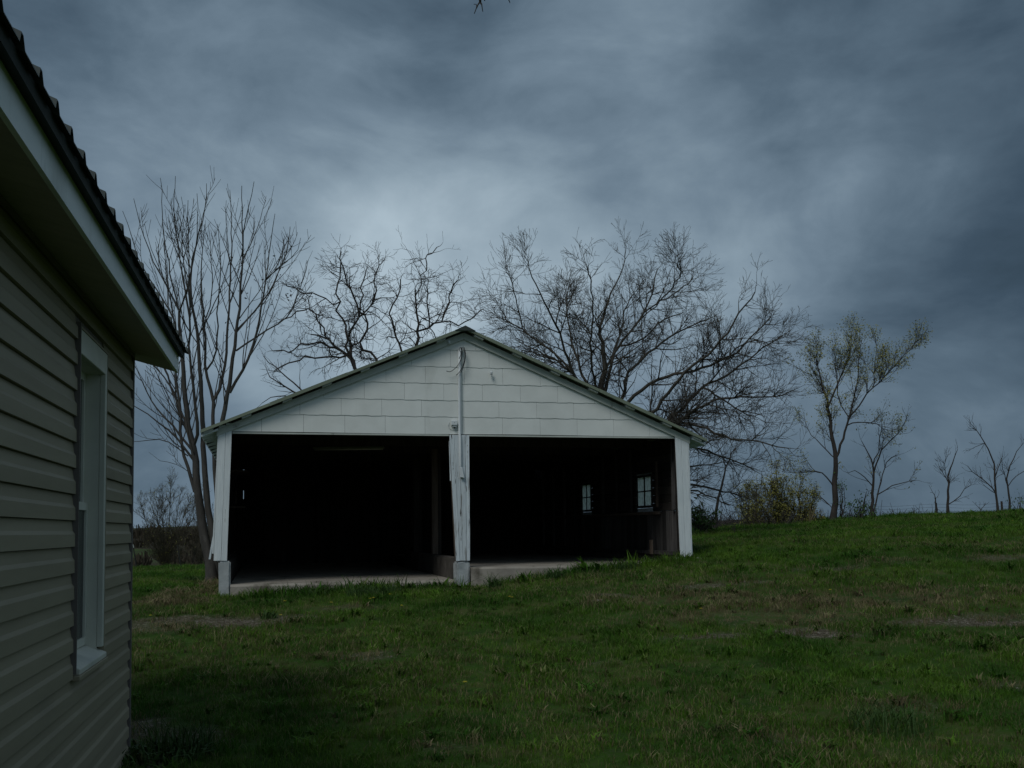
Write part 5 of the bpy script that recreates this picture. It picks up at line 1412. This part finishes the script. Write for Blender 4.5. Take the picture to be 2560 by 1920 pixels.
for i in range(2):      # low broad-leaved weeds mixed into the turf
    o = bpy.data.objects.new('weed_tuft', tuft_mesh(70+i, 12, .075, .045, .020, 1.5)); src.objects.link(o)
def scatter():
    rn = np.random.RandomState(5)
    pts = []
    def region(y0, y1, dens, sc):
        # a trapezoid a little wider than the view
        n = int(dens*(y1-y0)*(.55*(y0+y1)/2*2+2.0))
        y = rn.uniform(y0, y1, n); x = rn.uniform(-.55*y1-1, .55*y1+1, n)
        k = np.abs(x) < .55*y+1; return np.stack([x[k], y[k], np.full(k.sum(), sc)], 1)
    R_ = [region(4.5, 8, 230, 1.0), region(8, 12, 220, 1.0), region(12, 17, 190, 1.05), region(17, 24, 120, 1.15), region(24, 34, 80, 1.35), region(34, 42, 30, 1.5)]
    A = np.concatenate(R_); x, y, sc = A.T
    bare, dry = patch_fields(x, y)
    clump = np.array([mnoise.noise(Vector((a*1.3, b*1.3, 0)))*.6+mnoise.noise(Vector((a*4.1, b*4.1, 3)))*.4 for a, b in zip(x, y)])
    keep = rn.rand(len(x)) > bare*(.88+.25*np.sin(17*x+3*y)*np.sin(23*y-5*x))
    keep &= rn.rand(len(x)) < .86+.5*clump
    s, t = barn_uv(x, y)
    keep &= ~((s > .0) & (s < BW) & (t > -.10) & (t < BDEPTH))
    # nothing inside the house
    hx = (x-HC.x)*math.cos(HB)+(y-HC.y)*math.sin(HB); hy = -(x-HC.x)*math.sin(HB)+(y-HC.y)*math.cos(HB)
    keep &= ~((hx < .03) & (hy < .03))
    x, y, sc, dry, clump = x[keep], y[keep], sc[keep], dry[keep], clump[keep]; s, t = s[keep], t[keep]
    edge = np.exp(-((t+.28)/.16)**2)*((s > .4) & (s < 7.2))          # taller along the slab
    base_dry = .15+.30*np.clip(-clump*1.6+.1, 0, 1)+.12*np.sin(.7*x+.9*y)
    band = np.exp(-((y-12.2-.1*x)/1.6)**2)*.08
    fdry = np.clip(base_dry+band+dry*.65-.1*(y > 17)-edge*.25, .02, 1.1)
    hgt = sc*(.80+1.0*np.clip(clump+.15, -.25, .9))*np.where((y > 27) & (y < 34), 1.35, 1)*(1+edge*1.5)*rn.uniform(.75, 1.25, len(x))
    hgt *= np.where(dry > .8, 1.15, 1)
    z = ground_z(x, y)
    me = bpy.data.meshes.new('grass'); me.vertices.add(len(x)); me.vertices.foreach_set('co', np.stack([x, y, z], 1).astype(np.float32).ravel())
    for nm, arr in (('dry', fdry), ('size', hgt), ('turn', rn.uniform(0, 6.283, len(x)))):
        a_ = me.attributes.new(nm, 'FLOAT', 'POINT'); a_.data.foreach_set('value', arr.astype(np.float32))
    pick = me.attributes.new('pick', 'INT', 'POINT'); pick.data.foreach_set('value', np.where(rn.rand(len(x)) < .05, rn.randint(6, 8, len(x)), rn.randint(0, 6, len(x))).astype(np.int32))
    me.materials.append(M['grass'])
    o = bpy.data.objects.new('grass', me); COL.objects.link(o)
    ng = bpy.data.node_groups.new('grass_nodes', 'GeometryNodeTree')
    ng.interface.new_socket('Geometry', in_out='INPUT', socket_type='NodeSocketGeometry'); ng.interface.new_socket('Geometry', in_out='OUTPUT', socket_type='NodeSocketGeometry')
    N = ng.nodes; L = ng.links
    gi = N.new('NodeGroupInput'); go = N.new('NodeGroupOutput'); ip = N.new('GeometryNodeInstanceOnPoints'); ci = N.new('GeometryNodeCollectionInfo')
    ci.inputs['Collection'].default_value = src; ci.inputs['Separate Children'].default_value = True; ci.inputs['Reset Children'].default_value = True
    def attr(nm, ty):
        n = N.new('GeometryNodeInputNamedAttribute'); n.data_type = ty; n.inputs[0].default_value = nm; return n.outputs[0]
    cx = N.new('ShaderNodeCombineXYZ'); L.new(attr('turn', 'FLOAT'), cx.inputs[2])
    L.new(gi.outputs[0], ip.inputs['Points']); L.new(ci.outputs[0], ip.inputs['Instance']); ip.inputs['Pick Instance'].default_value = True
    L.new(attr('pick', 'INT'), ip.inputs['Instance Index']); L.new(cx.outputs[0], ip.inputs['Rotation']); L.new(attr('size', 'FLOAT'), ip.inputs['Scale'])
    L.new(ip.outputs[0], go.inputs[0])
    md = o.modifiers.new('scatter', 'NODES'); md.node_group = ng
    tag(o, 'patchy green spring grass with dry blades covering the yard', 'grass', kind='stuff')
    print('grass tufts', len(x))
scatter()

# gravel and bits in the bare patches
def gravel():
    rn = np.random.RandomState(6); vs = []; fs = []
    for cx, cy, hw, hd, b, d in PATCHES:
        if b < .5: continue
        for i in range(int(150*hw*hd*4*b)):
            a = rn.uniform(0, 2*np.pi); u = rn.uniform(0, 1)**.5*1.0
            x, y = cx+math.cos(a)*hw*u, cy+math.sin(a)*hd*u; z = gz(x, y); s = rn.uniform(.004, .010)*(2.2 if rn.rand() < .07 else 1)
            k = len(vs); t = rn.uniform(0, 3)
            for q in range(4): vs.append((x+math.cos(t+q*1.57)*s*rn.uniform(.7, 1.3), y+math.sin(t+q*1.57)*s*rn.uniform(.7, 1.3), z-.004))
            vs.append((x, y, z+s*.7)); fs += [(k, k+1, k+4, k+4), (k+1, k+2, k+4, k+4), (k+2, k+3, k+4, k+4), (k+3, k, k+4, k+4)]
    me = bpy.data.meshes.new('gravel'); me.from_pydata(vs, [], [f[:3] for f in fs]); me.update(); me.materials.append(M['stone'])
    o = bpy.data.objects.new('gravel', me); COL.objects.link(o); tag(o, 'loose pale gravel in the worn patches of the lawn', 'gravel', kind='stuff')
gravel()

# weed clumps growing against the slabs: (photo x, y, height m, radius m, blades)
def clump(px, py, h, r, n, label, mat='weed_leaf', seed=0, w=.010, lean=.8, name='grass_clump', cat='grass clump', z=None):
    g = ground_at(px, py)
    me = tuft_mesh(seed, n, h, r, w, lean, M[mat]); me.name = name
    o = bpy.data.objects.new(name, me); COL.objects.link(o); o.location = g; tag(o, label, cat); return o
clump(1238, 1472, .26, .10, 110, 'tall spiky grass clump in front of the right bay near the middle post', seed=1, lean=1.0)
clump(1296, 1462, .17, .07, 60, 'small leafy weed beside the tall spiky clump', seed=2, w=.018, lean=1.0)
clump(1120, 1466, .20, .22, 200, 'wide dark weed clump at the foot of the middle post', seed=3, w=.014)
clump(920, 1487, .17, .30, 260, 'long grass fringe along the middle of the left slab', seed=4)
clump(800, 1490, .15, .28, 200, 'grass fringe at the left part of the left slab', seed=5)
clump(980, 1482, .15, .14, 90, 'grass clump right of the middle of the left slab', seed=6)
clump(1390, 1448, .17, .18, 150, 'weed clump at the edge of the right slab', seed=7, w=.014)
clump(1480, 1435, .17, .26, 240, 'dense grass along the middle of the right slab', seed=8)
clump(1560, 1425, .16, .24, 220, 'dense grass where the right slab disappears', seed=9)
clump(1650, 1412, .16, .24, 220, 'long grass in front of the right corner post', seed=10)
clump(672, 1548, .12, .10, 70, 'small bright green weed in the bare patch left of centre', seed=11, w=.016, lean=1.2)
clump(455, 1885, .30, .22, 170, 'dark tall grass clump in the bottom left corner beside the house', seed=12, w=.007, lean=.5)
clump(400, 1895, .12, .35, 260, 'dark leafy ground weeds at the foot of the house corner', seed=13, w=.022, lean=1.3, name='weeds', cat='weeds')
clump(540, 1470, .22, .30, 220, 'dry straw coloured grass around the left concrete pier', 'dry_stalk', seed=14, w=.007, lean=1.2, name='dry_grass_clump', cat='dry grass')
clump(470, 1485, .16, .45, 260, 'matted dry grass left of the garage corner', 'dry_stalk', seed=15, w=.007, lean=1.6, name='dry_grass_clump', cat='dry grass')
clump(1735, 1385, .2, .22, 160, 'tuft of long grass at the outer foot of the right corner post', seed=16)
clump(500, 1455, .16, .35, 260, 'dark long grass around the many-stemmed tree base', seed=17)
clump(2230, 1830, .22, .3, 220, 'dark coarse grass clump at the lower right', seed=18, w=.007, lean=.9)

# stones lying in the grass
def stone(px, py, sx, sy, sz, label, seed):
    g = ground_at(px, py); bm = bmesh.new(); bmesh.ops.create_icosphere(bm, subdivisions=2, radius=1)
    for v in bm.verts:
        n = mnoise.noise(v.co*1.4+Vector((seed, 0, 0)))*.35; v.co = Vector((v.co.x*sx*(1+n), v.co.y*sy*(1+n), max(v.co.z, -.4)*sz*(1+n)))
    me = bpy.data.meshes.new('stone'); bm.to_mesh(me); bm.free(); me.materials.append(M['stone'])
    o = bpy.data.objects.new('stone', me); COL.objects.link(o); o.location = g+Vector((0, 0, .005)); tag(o, label, 'stone')
stone(900, 1482, .15, .10, .035, 'flat concrete lump in the grass before the left slab', 1)
stone(1500, 1503, .10, .04, .02, 'small pale flat stone in the worn patch before the right bay', 2)
stone(574, 1478, .07, .06, .07, 'rounded stone at the foot of the left concrete pier', 3)
stone(1345, 1452, .04, .03, .03, 'small dark stone at the right slab edge', 4)
stone(1745, 1397, .06, .03, .018, 'small pale chip beside the right corner post', 5)

# dandelions
def dandelion(px, py, where):
    g = ground_at(px, py); o = empty('dandelion', tuple(g)); tag(o, 'small yellow dandelion '+where, 'dandelion', 'yellow dandelions dotted in the lawn')
    MB().tube([(0, 0, -.01), (.004, 0, .05), (.002, .004, .085)], .0025, 5).build('stem', M['weed_leaf'], o)
    m = MB(); 
    for ring, rr, zz in ((12, .022, .088), (9, .014, .094)):
        for i in range(ring):
            a = i/ring*6.283; b = a+.32
            m.add([(0, 0, zz-.004), (math.cos(a)*rr, math.sin(a)*rr, zz), (math.cos(b)*rr, math.sin(b)*rr, zz)], [(0, 1, 2)])
    m.build('flower', M['petal'], o)
for px, py, where in [(926, 1515, 'left one of a close pair below the left slab'), (934, 1511, 'right one of a close pair below the left slab'), (975, 1502, 'in the green grass just right of the flat concrete lump'),
        (1004, 1532, 'alone below the right end of the left slab'), (828, 1524, 'alone below the middle of the left slab'), (1274, 1509, 'left one of two below the spiky clump'),
        (1280, 1511, 'right one of two below the spiky clump'), (376, 1558, 'in the worn strip near the house corner'), (712, 1519, 'above the bright green weed of the bare patch'),
        (702, 1557, 'in the bare patch below the left slab'), (1163, 1731, 'alone in the foreground grass at bottom centre'), (1753, 1541, 'in the lawn below the right corner post'),
        (2076, 1493, 'on the open slope right of the garage'), (2532, 1312, 'near the crest at the far right edge')]:
    dandelion(px, py, where)
for nm, gr in (('willow_shrub', 'yellow green shrubs beside the garage'), ('sapling', 'saplings along the crest'), ('leafing_tree', 'young leafing trees on the rise'), ('vine_bush', 'green leafy brush along the crest'),
               ('locust_tree', 'crooked bare trees behind the garage'), ('grey_thicket', 'bare thickets left of the garage'), ('grass_clump', 'tall grass clumps in the yard'), ('stone', 'stones lying in the grass'),
               ('thin_bush', 'small leafless bushes on the crest')):
    for o in COL.objects:
        if o.parent is None and o.name.split('.')[0] == nm and 'group' not in o: o['group'] = gr
print('objects', len(bpy.data.objects))
